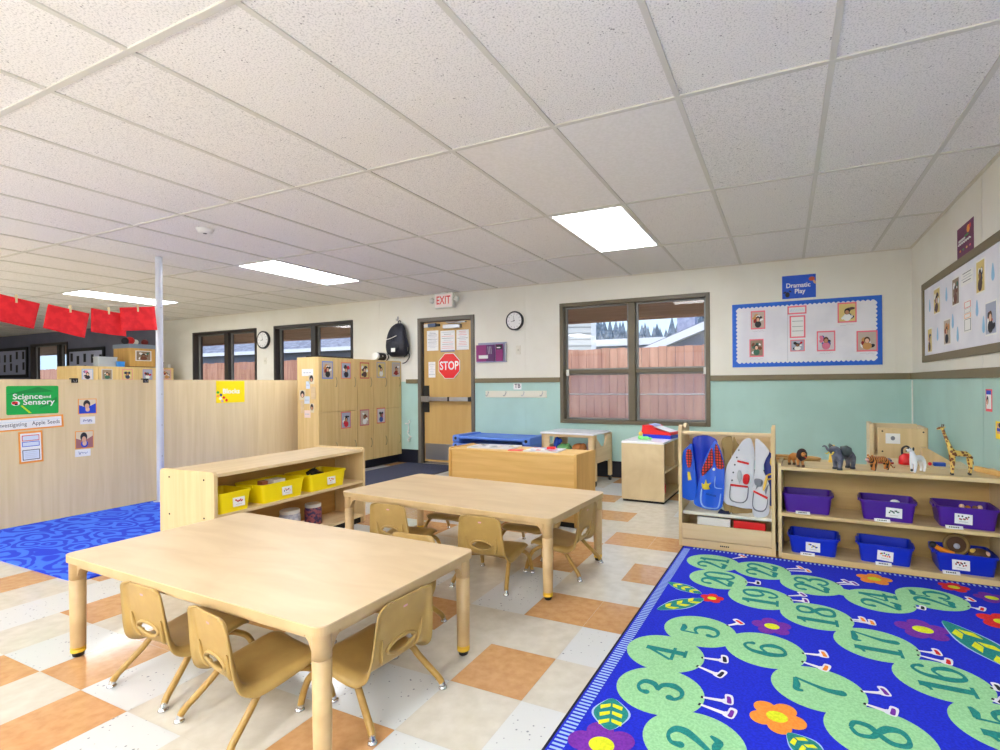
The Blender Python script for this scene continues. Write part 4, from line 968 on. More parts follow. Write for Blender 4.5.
# ---- plastic animals: skinned bodies
def skinned(name, parent, nodes_, edges, m, sub=2, root=0):
    me = bpy.data.meshes.new(name); me.from_pydata([n_[:3] for n_ in nodes_], edges, []); o = bpy.data.objects.new(name, me); C.objects.link(o)
    md = o.modifiers.new('s', 'SKIN'); md.use_smooth_shade = True
    for i, n_ in enumerate(nodes_):
        me.skin_vertices[0].data[i].radius = (n_[3], n_[4] if len(n_) > 4 else n_[3])
    me.skin_vertices[0].data[root].use_root = True
    sb = o.modifiers.new('b', 'SUBSURF'); sb.levels = sub; sb.render_levels = sub
    bpy.context.view_layer.update()
    me2 = bpy.data.meshes.new_from_object(o.evaluated_get(bpy.context.evaluated_depsgraph_get()))
    bpy.data.objects.remove(o); bpy.data.meshes.remove(me); me2.name = name
    me2.materials.clear(); me2.materials.append(m)
    for p in me2.polygons: p.use_smooth = True; p.material_index = 0
    o = bpy.data.objects.new(name, me2); C.objects.link(o); o.parent = parent
    return o
def chain(*idx): return [(a, b_) for a, b_ in zip(idx, idx[1:])]
def zmat(name, base, spot, scale, kind='voronoi', thr=.3):
    m = mat(name, base, .45); N, L, b = nodes(m); tc = N.new('ShaderNodeTexCoord'); r = N.new('ShaderNodeValToRGB'); r.color_ramp.interpolation = 'CONSTANT'
    r.color_ramp.elements[0].color = col(spot); r.color_ramp.elements[1].color = col(base); r.color_ramp.elements[1].position = thr
    if kind == 'voronoi': x = N.new('ShaderNodeTexVoronoi'); x.inputs['Scale'].default_value = scale; L.new(tc.outputs['Object'], x.inputs['Vector']); L.new(x.outputs['Distance'], r.inputs[0])
    else: x = N.new('ShaderNodeTexWave'); x.inputs['Scale'].default_value = scale; x.inputs['Distortion'].default_value = 2.5; x.inputs['Detail Scale'].default_value = 3; L.new(tc.outputs['Object'], x.inputs['Vector']); L.new(x.outputs['Fac'], r.inputs[0])
    L.new(r.outputs[0], b.inputs['Base Color']); return m
HTz = HT
def quad_animal(t, L_, H_, br, lr, m, head, tail, nm='body', hoof=None, leg_splay=.6):
    """body along +X local, head end at +X; head: list of nodes after the shoulder; tail list after the rump"""
    N_ = [(0, 0, H_, br), (L_ * .30, 0, H_ * 1.01, br * 1.02), (L_ * .46, 0, H_ * 1.0, br * .85), (-L_ * .28, 0, H_ * .99, br * .98), (-L_ * .46, 0, H_ * .97, br * .8)]
    E_ = [(0, 1), (1, 2), (0, 3), (3, 4)]
    for sx, b_ in ((1, 2), (-1, 4)):
        for sy in (-1, 1):
            k = len(N_); x = sx * L_ * .40; o = sy * br * leg_splay
            kx = x + (.0 if sx > 0 else -.004) + (.1 if sy > 0 else -.06) * L_ * .5
            N_ += [(x, o, H_ * .72, lr * 1.5), (x + (kx - x) * .5 - (.004 if sx < 0 else 0), o, H_ * .38, lr), (kx, o, .014, lr * .9), (kx + .004, o, .004, lr * 1.05)]
            E_ += [(b_, k), (k, k + 1), (k + 1, k + 2), (k + 2, k + 3)]
            if hoof: MB().lathe([(lr * 1.02, 0), (lr * 1.15, .004), (lr * 1.0, .011)], hoof, (kx + .002, o, 0), 12).build('foot', t)
    k = len(N_); N_ += head; E_ += [(2, k)] + [(k + i, k + i + 1) for i in range(len(head) - 1)]
    if tail: k = len(N_); N_ += tail; E_ += [(4, k)] + [(k + i, k + i + 1) for i in range(len(tail) - 1)]
    return skinned(nm, t, N_, E_, m)
def topat(px, py): P = onZ(px, py, HTz); return (P.x, P.y, HTz + .0005)
M_gir = zmat('giraffe_hide', (232, 196, 104), (120, 62, 24), 62, thr=.48)
M_lion = mat('lion_tan', (186, 122, 58), .5); M_mane = noisy('dark_mane', (56, 34, 34), (36, 24, 28), 60, .8)
M_ele = noisy('elephant_grey', (112, 114, 128), (80, 82, 96), 30, .6); M_eard = noisy('elephant_ear_grey', (78, 84, 84), (58, 64, 64), 30, .6)
M_tig = zmat('tiger_coat', (216, 138, 66), (44, 28, 20), 26, 'wave', .36); M_dal = zmat('spotted_white_coat', (236, 236, 240), (34, 34, 40), 34, thr=.2)
# giraffe: faces left, body toward the right
t = thing('toy_giraffe', 'tall yellow plastic giraffe with brown spots on the toy shelf', 'toy', topat(961, 475), R_(200))
def scl(t, s): t.scale = (s, s, s)
quad_animal(t, .105, .112, .0165, .0058, M_gir, [(.052, 0, .135, .0125), (.066, 0, .175, .0090), (.080, 0, .212, .0078), (.090, 0, .243, .0078), (.098, 0, .250, .0088), (.120, 0, .242, .0058)], [(-.056, 0, .095, .003), (-.062, 0, .055, .002)], hoof=M_ink); t.scale = (1.07,) * 3
for s_ in (-1, 1): m = MB(); m.cyl((.092, s_ * .005, .252), (.088, s_ * .007, .268), .0018, .0026, M_br, 8); m.cyl((.090, s_ * .007, .251), (.086, s_ * .018, .255), .004, .001, M_gir, 8); m.build('horn', t)
# lion faces right toward the camera
t = thing('toy_lion', 'small plastic lion with a dark mane at the left end of the toy shelf', 'toy', topat(796, 466), R_(-60)); t.scale = (1.35,) * 3
quad_animal(t, .085, .046, .0165, .0062, M_lion, [(.048, 0, .060, .014), (.062, 0, .064, .0125), (.076, 0, .058, .0075)], [(-.05, 0, .04, .003), (-.058, 0, .02, .002)], hoof=M_br)
m = MB(); m.ball((.048, 0, .060), .025, M_mane, 16, (.55, 1.02, 1.15)); m.ball((.036, 0, .050), .021, M_mane, 14, (.8, .9, 1.1)); m.build('mane', t)
m = MB(); m.ball((.0805, 0, .059), .0035, M_ink, 8); [m.ball((.071, s_ * .007, .069), .0022, M_ink, 8) for s_ in (-1, 1)]; m.ball((.078, 0, .051), .0045, M_red, 8, (.8, 1, .7)); m.build('face', t)
# elephant faces left, trunk raised
t = thing('toy_elephant', 'grey plastic elephant with raised trunk on the toy shelf', 'toy', topat(844, 469), R_(226)); t.scale = (1.12,) * 3
quad_animal(t, .115, .082, .030, .0125, M_ele, [(.068, 0, .112, .024), (.088, 0, .112, .018), (.104, 0, .104, .0105), (.118, 0, .110, .0075), (.130, 0, .126, .006), (.142, 0, .134, .0045), (.158, 0, .130, .0035)], [(-.062, 0, .075, .003), (-.07, 0, .04, .002)], hoof=mat('dark_grey_foot', (52, 54, 62), .6))
for s_ in (-1, 1):
    m = MB(); o_ = [(.055, s_ * .022, .128), (.045, s_ * .052, .136), (.03, s_ * .070, .122), (.024, s_ * .070, .095), (.036, s_ * .052, .074), (.052, s_ * .028, .084)]
    m.add(o_ + [(.052, s_ * .040, .106)], [(i, (i + 1) % 6, 6) for i in range(6)], M_eard, True); m.build('ear', t, solid=.004)
    m = MB(); m.tube([(.092, s_ * .012, .098), (.106, s_ * .016, .088), (.122, s_ * .016, .092)], [.0042, .0036, .001], mat('ivory_yellow_tusk', (240, 212, 90), .4), 8, spline=3); m.build('tusk', t)
# tiger
t = thing('toy_tiger', 'orange plastic tiger with dark stripes between the elephant and the spotted animal', 'toy', topat(880, 471), R_(222)); t.scale = (1.15,) * 3
quad_animal(t, .105, .060, .0175, .0078, M_tig, [(.060, 0, .068, .015), (.074, 0, .068, .0135), (.088, 0, .062, .008)], [(-.06, 0, .05, .0035), (-.078, 0, .022, .003), (-.094, 0, .010, .0028), (-.104, 0, .016, .0025)])
m = MB(); m.ball((.086, 0, .062), .009, mat('pale_pink_muzzle', (232, 186, 176), .5), 12, (.8, 1.2, .8)); [m.ball((.066, s_ * .012, .083), .0052, M_tig, 8) for s_ in (-1, 1)]; [m.ball((.083, s_ * .006, .071), .0022, M_ink, 8) for s_ in (-1, 1)]; m.build('face', t)
# spotted animal
t = thing('toy_dog', 'white plastic animal with black spots standing left of the giraffe', 'toy', topat(918, 473), R_(226)); t.scale = (1.3,) * 3
quad_animal(t, .072, .066, .0145, .0060, M_dal, [(.036, 0, .082, .011), (.042, 0, .104, .0088), (.052, 0, .108, .0105), (.070, 0, .102, .0065)], [(-.036, 0, .06, .003), (-.048, 0, .05, .0025)])
m = MB(); [m.ball((.044, s_ * .010, .110), .0065, M_ink, 10, (.8, .5, 1.3)) for s_ in (-1, 1)]; m.ball((.0765, 0, .102), .003, M_ink, 8); [m.ball((.060, s_ * .0075, .112), .002, M_ink, 8) for s_ in (-1, 1)]; m.build('ears_and_nose', t)

# ---- things behind the toy shelf
t = thing('play_kitchen', 'pale maple play kitchen panel standing in the corner behind the toy shelf', 'play furniture', (.575, 4.55, 0), R_(-3))
MB().box(0, .03, 0, .30, 0, .80, M_pmaple).build('side_panel', t, bevel=.004); MB().box(.33, .36, 0, .30, 0, .78, M_pmaple).build('side_panel', t, bevel=.004)
m = MB(); m.box(.03, .33, .26, .28, .0, .79, M_pmaple); m.build('back_panel', t)
m = MB(); m.box(.05, .355, -.015, .0, .42, .775, M_maple); bore(m, [((.08, -.015, .75), (0, -1, 0)), ((.33, -.015, .75), (0, -1, 0)), ((.08, -.015, .6), (0, -1, 0))]); m.build('door', t, bevel=.006)
MB().box(.03, .33, .0, .26, .55, .57, M_pmaple).build('shelf_board', t)
MB().box(.03, .33, .0, .26, .05, .07, M_pmaple).build('shelf_board', t)
m = MB(); m.box(.10, .19, -.018, -.0155, .66, .735, M_white); m.flat(ell(.145, .70, .014, .016, 12), -.0185, M_grey, 'y'); m.build('paper_label', t)
t = thing('play_stand', 'low maple play stand behind the toy shelf under the corner', 'play furniture', (.55, 4.02, 0), R_(-4))
MB().box(0, .50, 0, .34, .555, .575, M_pmaple).build('top_panel', t, bevel=.004)
for x in (0, .48): MB().box(x, x + .02, 0, .34, 0, .555, M_pmaple).build('side_panel', t, bevel=.003)
MB().box(.02, .48, .32, .335, .05, .555, M_pmaple).build('back_panel', t)
ST = t
def sold(name, label, cat_, x, y, z, fn, rz=0): return small(name, label, world(ST, x, y, z), fn, cat_, rz)
t = thing('toy_lantern', 'red toy lantern with a black handle behind the spotted animal', 'toy', world(ST, .165, .05, .576))
MB().lathe([(.042, 0), (.045, .01), (.04, .05), (.022, .066), (.018, .07)], M_red, n=20).build('body', t)
MB().tube([(-.022, 0, .062), (-.022, 0, .10), (0, 0, .118), (.022, 0, .10), (.022, 0, .062)], .0062, M_ink, 8, spline=4).build('handle', t)
sold('red_book', 'red striped book lying behind the tiger', 'book', .02, .06, .576, lambda m: [m.box(-.07, .07, -.05, .05, 0, .012, mat('brick_red_cover', (170, 50, 44), .5)), m.box(-.068, .068, -.048, .048, .012, .016, M_lgrey), m.box(-.05, .06, -.05, .04, .016, .028, mat('grey_navy_cover', (90, 96, 130), .5))])
sold('blue_block', 'small bright blue block left of the giraffe', 'block', .34, .06, .576, lambda m: m.box(-.03, .03, -.02, .02, 0, .022, mat('royal_blue', (40, 90, 200), .5)))
sold('red_bead', 'tiny red bead beside the blue block', 'toy', .29, .05, .576, lambda m: m.ball((0, 0, .011), .011, M_red, 12))
sold('wooden_ramp', 'sloping wooden ramp toy behind the blue block', 'toy', .33, .18, .576, lambda m: m.prism([(-.07, 0), (.09, 0), (.09, .015), (-.04, .10), (-.07, .10)], -.03, .03, M_maple, 'y'))
t = thing('wooden_tray_stand', 'oval wooden toy tray behind the lion', 'toy', (.03, 4.05, .0))
m = MB(); m.prism([(p[0], p[1]) for p in rrect(-.16, .16, -.1, .1, .02)], 0, .555, M_pmaple, 'z'); m.build('base', t, bevel=.003)
m = MB(); m.prism(ell(0, 0, .19, .085, 30), .56, .575, M_maple); m.tube([(p[0], p[1], .585) for p in ell(0, 0, .185, .08, 30)], .010, M_inner, 8, closed=True); m.build('tray', t)
tag(MB().cyl((0, 0, 0), (0, 0, .12), .03, .012, M_yt, 16).build('yellow_cone', None, (.30, 4.10, .56)), 'yellow cone partly hidden behind the elephant', 'toy')
tag(MB().box(-.09, .09, -.12, .12, 0, .559, M_pmaple).build('maple_block_unit', None, (.30, 4.10, 0), bevel=.003), 'plain maple block unit behind the elephant', 'block')
tag(MB().at((0, 0, 0)).box(-.012, .012, -.10, .10, 0, .03, M_honey).build('wooden_strip', None, world(TS, LT - .05, .18, HT + .0005), R_(18), bevel=.004), 'wooden strip lying on the right end of the toy shelf', 'block')

# ================================================================== LOCKERS
def lockers(root_label, loc, n, pitch, cards, name='locker_cabinet', rz=R_(90), handles=True, depth=.34):
    """faces local -Y"""
    t = thing(name, root_label, 'lockers', loc, rz, 'maple lockers'); Wl = n * pitch; H = 1.465; zb = .118; zm = .795
    MB().box(.0, Wl, .06, depth, 0, zb, M_base).build('plinth', t)
    MB().box(0, .018, 0, depth, zb, H, M_locker).build('side_panel', t, bevel=.002); MB().box(Wl - .018, Wl, 0, depth, zb, H, M_locker).build('side_panel', t, bevel=.002)
    MB().box(.018, Wl - .018, 0, depth, H - .018, H, M_locker).build('top_panel', t, bevel=.002)
    MB().box(.018, Wl - .018, depth - .012, depth, zb, H - .018, M_locker).build('back_panel', t)
    MB().box(.018, Wl - .018, 0.002, depth - .012, zb, zb + .018, M_locker).build('bottom_board', t)
    for k in range(n):
        for r in range(2):
            z0, z1 = (zb + .003, zm - .0025) if r == 0 else (zm + .0025, H - .004)
            d_ = MB().box(k * pitch + .0022, (k + 1) * pitch - .0022, -.018, -.001, z0, z1, M_locker).build('door', t, bevel=.0015)
            hx = (k + 1) * pitch - .045; hz = z0 + (z1 - z0) * (.34 if r == 0 else .55)
            if handles:
                h_ = MB(); h_.tube([(hx, -.018, hz + .06), (hx - .004, -.034, hz + .048), (hx + .004, -.036, hz), (hx - .004, -.034, hz - .048), (hx, -.018, hz - .06)], .004, mat('champagne_handle', (176, 160, 120), .35, .5), 8, spline=4)
                h_.build('handle', d_)
    return t
lk1 = lockers('two column maple lockers next to the partition end, pictures on top doors', (-5.085, 4.462, 0), 2, .308, None)
lk2 = lockers('three column maple lockers between the two column lockers and the exit door wall', (-5.085, 5.08, 0), 3, .284, None)
lkb = lockers('maple lockers far back near the slate wall, tops showing over the partition', (-10.2, 4.30, 0), 5, .286, None, handles=False, depth=.60)
def card(px, py, wm, hm, X, border, seed, label, group=None):
    P = onX(px, py, X); m = MB(); photo(m, 0, 0, wm, hm, 0, PALS[seed % 5], border, seed)
    return tag(m.build('picture_card', None, (X, P.y, P.z), R_(90)), label, 'picture', group)
XL = -5.085 + .0185
cds = [(339.5, 369, (120, 146, 210), 'blue bordered picture card of a blond child on the first top locker door'), (370, 370, (236, 150, 110), 'orange bordered picture card with a dark blue shape on the second top locker door'), (401, 0, None, None)]
def lc(px): return px
for k, (px, py, bc, lb, s_) in enumerate([(327.5, 370, (118, 146, 214), 'blue bordered picture card on the nearest top locker door', 0), (346, 370.5, (238, 150, 112), 'orange bordered picture card on the second top locker door', 4), (364.5, 370.5, (206, 96, 90), 'red bordered picture card on the third top locker door', 3), (381, 370, (170, 172, 190), 'grey bordered picture card with a red shirt on the fourth top locker door', 8), (396, 369.5, (180, 184, 204), 'lilac bordered picture card on the top locker door nearest the exit', 5),
                                     (346, 420, (230, 130, 110), 'orange bordered picture card on the second bottom locker door', 9), (364.5, 417.5, (200, 110, 120), 'rose bordered picture card on the third bottom locker door', 10), (381, 415.5, (222, 120, 96), 'red orange bordered picture card on the fourth bottom locker door', 6)]):
    P = onX(px, py, XL); w = (.20, .19, .185, .18, .17, .19, .18, .18)[k]
    card(px, py, .165, .215 if k != 4 else .20, XL, mat('card_border_%s' % 'abcdefgh'[k], bc, .6), s_, lb, 'picture cards on the lockers')
XB = -10.2 + .0185
for k, (px, bc, lb) in enumerate([(87.5, (150, 180, 220), 'pale blue picture card on the nearest far locker'), (107, (200, 200, 206), 'white picture card with a red shape on the second far locker'), (127.5, (230, 150, 150), 'pink bordered picture card on the third far locker'), (147.5, (160, 150, 200), 'picture card with a blue and yellow figure on the fourth far locker'), (166.5, (234, 160, 150), 'pink picture card on the far locker right of the tall pole')]):
    card(px, 374.5, .15, .18, XB, mat('far_card_border_%s' % 'abcde'[k], bc, .6), 11 + k, lb, 'picture cards on the far lockers')
# papers on the locker end panel, facing the photographer (-Y)
YE = 4.462 - .0008
for k, (px, py, w, h, kind, lb) in enumerate([(307.5, 372.5, .19, .085, 'p', 'wide white name strip on the locker end panel'), (311.5, 379.5, .09, .11, 'f', 'small portrait photo with dark hair on the locker end panel, upper one'), (308, 385, .065, .09, 'p', 'small white label under the upper portrait on the locker end panel'), (302.5, 395, .10, .12, 'f', 'round dark portrait photo at the left of the locker end panel'), (307, 400, .09, .09, 'p', 'pale blue label beside the round portrait on the locker end panel'), (312, 408, .07, .11, 'f', 'small portrait photo on the locker end panel, lowest one'), (307.5, 414, .10, .09, 'p', 'pinkish label at the bottom of the locker end panel'), (313.5, 393, .07, .15, 'w', 'narrow wooden coloured tag at the right of the locker end panel'), (302.5, 407, .05, .15, 'w', 'narrow wooden coloured tag at the left of the locker end panel')]):
    P = onY(px, py, YE); m = MB()
    if kind == 'p':
        m.box(-w / 2, w / 2, -.0015, 0, -h / 2, h / 2, [M_white, M_white, mat('pale_blue_paper', (214, 224, 238), .7), M_white, M_white, M_white, mat('pale_pink_paper', (244, 220, 214), .7)][min(k, 6)] if k != 4 else mat('pale_blue_paper', (214, 224, 238), .7)); 
        for q in range(3): m.box(-w * .36 + q * w * .25, -w * .36 + q * w * .25 + w * .18, -.0018, -.0015, -.008, .004, M_lgrey)
    elif kind == 'f':
        m.box(-w / 2, w / 2, -.0015, 0, -h / 2, h / 2, mat('cream_photo_base', (222, 208, 178), .7)); m.flat(ell(0, 0.01, w * .36, h * .36, 16), -.0017, M_ink, 'y'); m.flat(ell(0, -.005, w * .2, h * .2, 14), -.0019, SK[k % 4], 'y')
    else: m.box(-w / 2, w / 2, -.006, 0, -h / 2, h / 2, M_mapleh)
    tag(m.build('photo_card' if kind == 'f' else 'name_label' if kind == 'p' else 'wooden_tag', None, (P.x, YE, P.z)), lb, 'picture' if kind == 'f' else 'label')
# things on the lockers
tag(MB().prism(rrect(-.11, .11, -.30, .30, .05), 0, .02, M_black, 'z').build('black_tray', None, (-5.24, 4.80, 1.4655), bevel=.006), 'flat black tray lying on the two column lockers', 'tray')
t = thing('drink_flask', 'black and white flask lying on the lockers below the backpack', 'bottle', (-5.16, 5.62, 1.466), R_(100))
m = MB(); m.cyl((-.12, 0, .055), (.12, 0, .055), .055, .055, M_black, 20); m.cyl((-.15, 0, .055), (-.12, 0, .055), .045, .055, M_offw, 20); m.cyl((.055, 0, .055), (.085, 0, .055), .0565, .0565, M_offw, 20); m.ball((-.04, -.05, .06), .012, M_offw, 8); m.build('body', t)
MB().ball((.155, 0, .05), .05, M_offw, 16).build('cap', t)
# far lockers: wooden box, plastic boxes
t = thing('wooden_box', 'maple box with grey lid and front photo standing on the far lockers', 'box', (-10.22, 5.06, 1.466), R_(90))
m = MB(); m.box(0, .40, .02, .52, .012, .33, M_honeyv); m.box(.02, .38, .04, .5, 0, .012, M_dark); m.build('body', t, bevel=.003)
m = MB(); m.box(-.01, .41, .0, .53, .33, .40, mat('blue_grey_lid', (132, 148, 168), .5)); m.build('lid', t, bevel=.006)
m = MB(); photo(m, .21, .20, .25, .18, .0195, PALS[2], M_white, 2); m.build('photo_print', t)
for x, y, r, mm_, lb in [(.12, .25, .07, M_red, 'red toy on the grey lidded box'), (.20, .25, .05, M_offw, 'white pot on the grey lidded box'), (.05, .25, .06, M_ink, 'dark toy at the left on the grey lidded box'), (.35, .25, .055, mat('dark_red_fruit', (120, 30, 30), .5), 'dark red ball on the grey lidded box')]:
    c_, s__ = 0, 1; P = (-10.22 - y, 5.06 + x, 1.466 + .40)
    tag(MB().ball((0, 0, r), r, mm_, 14).build('small_toy', None, P), lb, 'toy')
for (x, y, w, d_, h_, mm_, lb, nm) in [(-10.32, 4.78, .16, .27, .165, mat('cloudy_grey_plastic', (186, 194, 202), .4), 'pale grey plastic box on the far lockers left of the wooden box', 'plastic_box'), (-10.22, 4.93, .07, .10, .09, mat('sky_blue_plastic', (60, 150, 236), .4), 'bright blue tub in front of the pale grey plastic box', 'plastic_tub'), (-10.3, 5.62, .05, .03, .10, M_black, 'small black bottle at the right end of the far lockers', 'small_bottle'), (-10.26, 5.70, .05, .05, .06, M_offw, 'small white cup at the right end of the far lockers', 'small_cup')]:
    m = MB(); m.prism(rrect(-w, 0, -d_ / 2, d_ / 2, .01), 0, h_ * .86, mm_); m.prism(rrect(-w - .006, .006, -d_ / 2 - .006, d_ / 2 + .006, .014), h_ * .86, h_, mm_); tag(m.build(nm, None, (x, y, 1.466), bevel=.004), lb, 'box')
# ================================================================== PARTITIONS, POLE
PX_ = -5.625
def partition(y0, y1, label):
    t = thing('partition_panel', label, 'partition', (PX_, y0, 0)); L_ = y1 - y0
    MB().box(-.026, 0, 0, L_, .006, 1.186, M_part).build('panel', t, bevel=.002)
    MB().box(-.028, .001, 0, L_, 1.186, 1.192, M_mapley).build('edge_band', t)
    for y in (.12, L_ - .2): MB().box(-.14, -.03, y, y + .04, 0, .05, M_mapley).build('foot', t, bevel=.004)
    return t
partition(.35, 3.045, 'tall maple partition left of the pole, with the green sign')
partition(3.05, 5.85, 'tall maple partition right of the pole, with the yellow sign')
t = thing('support_pole', 'slim white floor to ceiling pole between the two partitions', 'pole', (-5.53, 2.985, 0))
M_pole = mat('white_pole_enamel', (206, 210, 222), .3, .1)
m = MB(); m.cyl((0, 0, .0), (0, 0, CEIL - .0015), .030, .030, M_pole, 24); m.build('pole', t)
m = MB(); m.cyl((0, 0, 0.001), (0, 0, .01), .06, .06, M_pole, 20); m.build('base_plate', t)
for z in (.45, .75, 1.05, 1.89): MB().cyl((0.02, 0, z), (.034, 0, z), .006, .006, M_steel, 8).build('screw', t)

def onp(px, py, X=PX_): return onX(px, py, X)
def sign_x(name, label, cat_, c1, c2, fn, X=PX_, th=.0015, rz=R_(90), tilt=0):
    """thin sheet on a plane facing +X, corners given as seen in the photo; local x to the right, z up"""
    A, B = onX(*c1, X), onX(*c2, X); w, h = abs(B.y - A.y), abs(A.z - B.z)
    m = MB(); m.at((0, 0, 0), 0, 0, tilt); fn(m, w, h, -th)
    return tag(m.build(name, None, (X + .0003, (A.y + B.y) / 2, (A.z + B.z) / 2), rz), label, cat_)
def sheet(m, w, h, y, mm, th=.0015): m.box(-w / 2, w / 2, y, y + th, -h / 2, h / 2, mm)
M_gd = mat('darker_green_print', (8, 140, 60), .5); M_ylime = mat('lime_print', (200, 220, 40), .5)
def green(m, w, h, y):
    m.prism(rrect(-w / 2, w / 2, -h / 2, h / 2, .012), y, y + .0015, M_green, 'y')
    m.flat([(-.5 * w, .2 * h), (.1 * w, .46 * h), (.4 * w, .3 * h), (0, .25 * h)], y - .0002, M_gd, 'y'); m.flat([(.1 * w, -.3 * h), (.48 * w, -.1 * h), (.46 * w, .1 * h)], y - .0002, M_gd, 'y')
    m.text('Science', -.10 * w, .12 * h, y - .0006, .062, M_white, .018); m.text('and', .27 * w, .11 * h, y - .0006, .036, M_white, .01); m.text('Sensory', .11 * w, -.08 * h, y - .0006, .062, M_white, .018)
    m.flat(ell(-.33 * w, -.10 * h, .026, .020, 20), y - .0004, M_white, 'y'); m.flat(ell(-.345 * w, -.09 * h, .019, .014, 16), y - .0006, M_red, 'y'); m.flat(ell(-.32 * w, -.14 * h, .010, .007, 12), y - .0008, M_ink, 'y'); m.flat(ell(-.36 * w, -.06 * h, .006, .005, 12), y - .0009, M_ink, 'y')
    m.flat([(-.24 * w, -.2 * h), (-.21 * w, -.17 * h), (-.03 * w, -.46 * h), (-.08 * w, -.46 * h)], y - .0005, M_ylime, 'y')
sign_x('centre_sign', 'green Science and Sensory sign on the left partition', 'sign', (6, 386), (58.5, 413), green)
def strip(m, w, h, y):
    sheet(m, w, h, y, M_orange); m.box(-w / 2 + .0, w / 2 - .014, y - .0005, y, -h / 2 + .012, h / 2 - .012, M_white)
    m.box(-w / 2, w / 2 - .02, y - .0007, y - .0005, .018, .0195, M_lblue)
    for s_, cx in (('Investigating', -.24), ('Apple', .13), ('Seeds', .35)): m.text(s_, cx * w, -.004, y - .0009, .046, M_ink, 0, .78)
sign_x('sentence_strip', 'long orange bordered handwritten strip below the green sign', 'sign', (-8, 418.5), (63.5, 427.5), strip, tilt=R_(-2))
def lst(m, w, h, y):
    sheet(m, w, h, y, M_orange); m.box(-w * .42, w * .42, y - .0005, y, -h * .44, h * .44, M_white)
    for z0, z1, c_ in ((.20, .38, M_red), (.02, .18, M_bluecard), (-.40, -.08, M_ink)):
        m.box(-w * .36, w * .36, y - .0008, y - .0005, z0 * h, z1 * h, c_); m.box(-w * .33, w * .33, y - .0011, y - .0008, (z0 + .02) * h, (z1 - .02) * h, mat('pale_blue_paper', (214, 224, 238), .7))
    for k in range(4): m.box(-w * .26, w * .22, y - .0014, y - .0011, (-.16 - .055 * k) * h, (-.15 - .055 * k) * h, M_lgrey)
sign_x('project_list', 'orange bordered list sheet with red and blue boxes on the left partition', 'sign', (18.5, 432), (43, 461.5), lst, tilt=R_(-1.5))
M_pb = mat('print_royal', (30, 70, 200), .6)
def ph(kind):
    def f(m, w, h, y):
        sheet(m, w, h, y, M_orange); m.box(-w * .46, w * .46, y - .0005, y, -h * .46, h * .46, mat('print_beige', (226, 210, 180), .6))
        m.flat([(-w * .46, -h * .46), (w * .46, -h * .46), (w * .46, h * .2), (w * .2, h * .05), (-w * .1, -h * .05), (-w * .46, h * .1)], y - .0007, M_pb if kind == 0 else mat('print_rose', (170, 110, 110), .6), 'y')
        if kind: m.flat(ell(0, -h * .24, w * .2, h * .2, 14), y - .0008, M_pb, 'y')
        m.flat(ell(-w * .04, h * .16, w * .19, h * .26, 16), y - .0010, M_ink, 'y'); m.flat(ell(-w * .03, h * .02, w * .12, h * .17, 14), y - .0013, SK[0], 'y'); m.flat(ell(0, -h * .2, w * .12, h * .15, 12), y - .0012, SK[3], 'y')
    return f
sign_x('photo_print', 'photo of a dark haired child in blue, upper of the two on the left partition', 'photo', (78, 399), (96.5, 413.5), ph(0))
sign_x('photo_print', 'photo of a dark haired child indoors, lower of the two on the left partition', 'photo', (75, 431.5), (93.5, 447.5), ph(1))
def nm(seed):
    def f(m, w, h, y):
        sheet(m, w, h, y, M_white); q = random.Random(seed); pts = [(-w * .3 + w * .6 * k / 14, y - .0012, q.uniform(-.22, .22) * h) for k in range(15)]
        m.tube(pts, .0018, mat('blue_pen', (110, 120, 170), .6), 5)
    return f
sign_x('name_label', 'handwritten name strip under the upper photo on the left partition', 'label', (80, 417), (95, 423.5), nm(1))
sign_x('name_label', 'handwritten name strip under the lower photo on the left partition', 'label', (75, 450), (90.5, 455.5), nm(2))
def blocks(m, w, h, y):
    sheet(m, w, h, y, mat('bright_yellow_card', (255, 226, 0), .5)); m.text('Blocks', .02 * w, 0.02 * h, y - .0006, .075, M_white, .02)
    for k, (a, b_, c_) in enumerate(((-.44, -.02, M_green), (-.34, -.14, mat('print_navy', (30, 50, 130), .5)), (-.24, -.26, M_red), (-.15, -.38, M_red), (-.36, -.30, M_white), (-.44, -.18, M_orange), (-.30, -.42, mat('print_lilac', (200, 170, 200), .5)))):
        m.at((a * w, 0, b_ * h), 0, 0, R_(38)); m.box(-.013, .013, y - .0008, y - .0002, -.013, .013, c_); m.at()
sign_x('centre_sign', 'yellow Blocks sign on the right partition', 'sign', (216, 381), (244.5, 402), blocks)
for k, px in enumerate((74.5, 145.5)):
    P = onX(px, 382, PX_); m = MB(); m.box(-.022, .022, -.008, .002, -.03, .004, M_black); m.box(-.022, .022, -.008, .036, .004, .010, M_black); m.box(-.022, .022, .0285, .036, -.03, .004, M_black); m.tube([(-.01, -.010, -.004), (-.008, -.012, -.022), (.008, -.012, -.022), (.01, -.010, -.004)], .0015, M_steel, 6)
    tag(m.build('binder_clip', None, (PX_ + .001, P.y, 1.192), R_(90)), ('black binder clip on the left partition above the name strip photo', 'black binder clip on the left partition close to the pole')[k], 'clip')

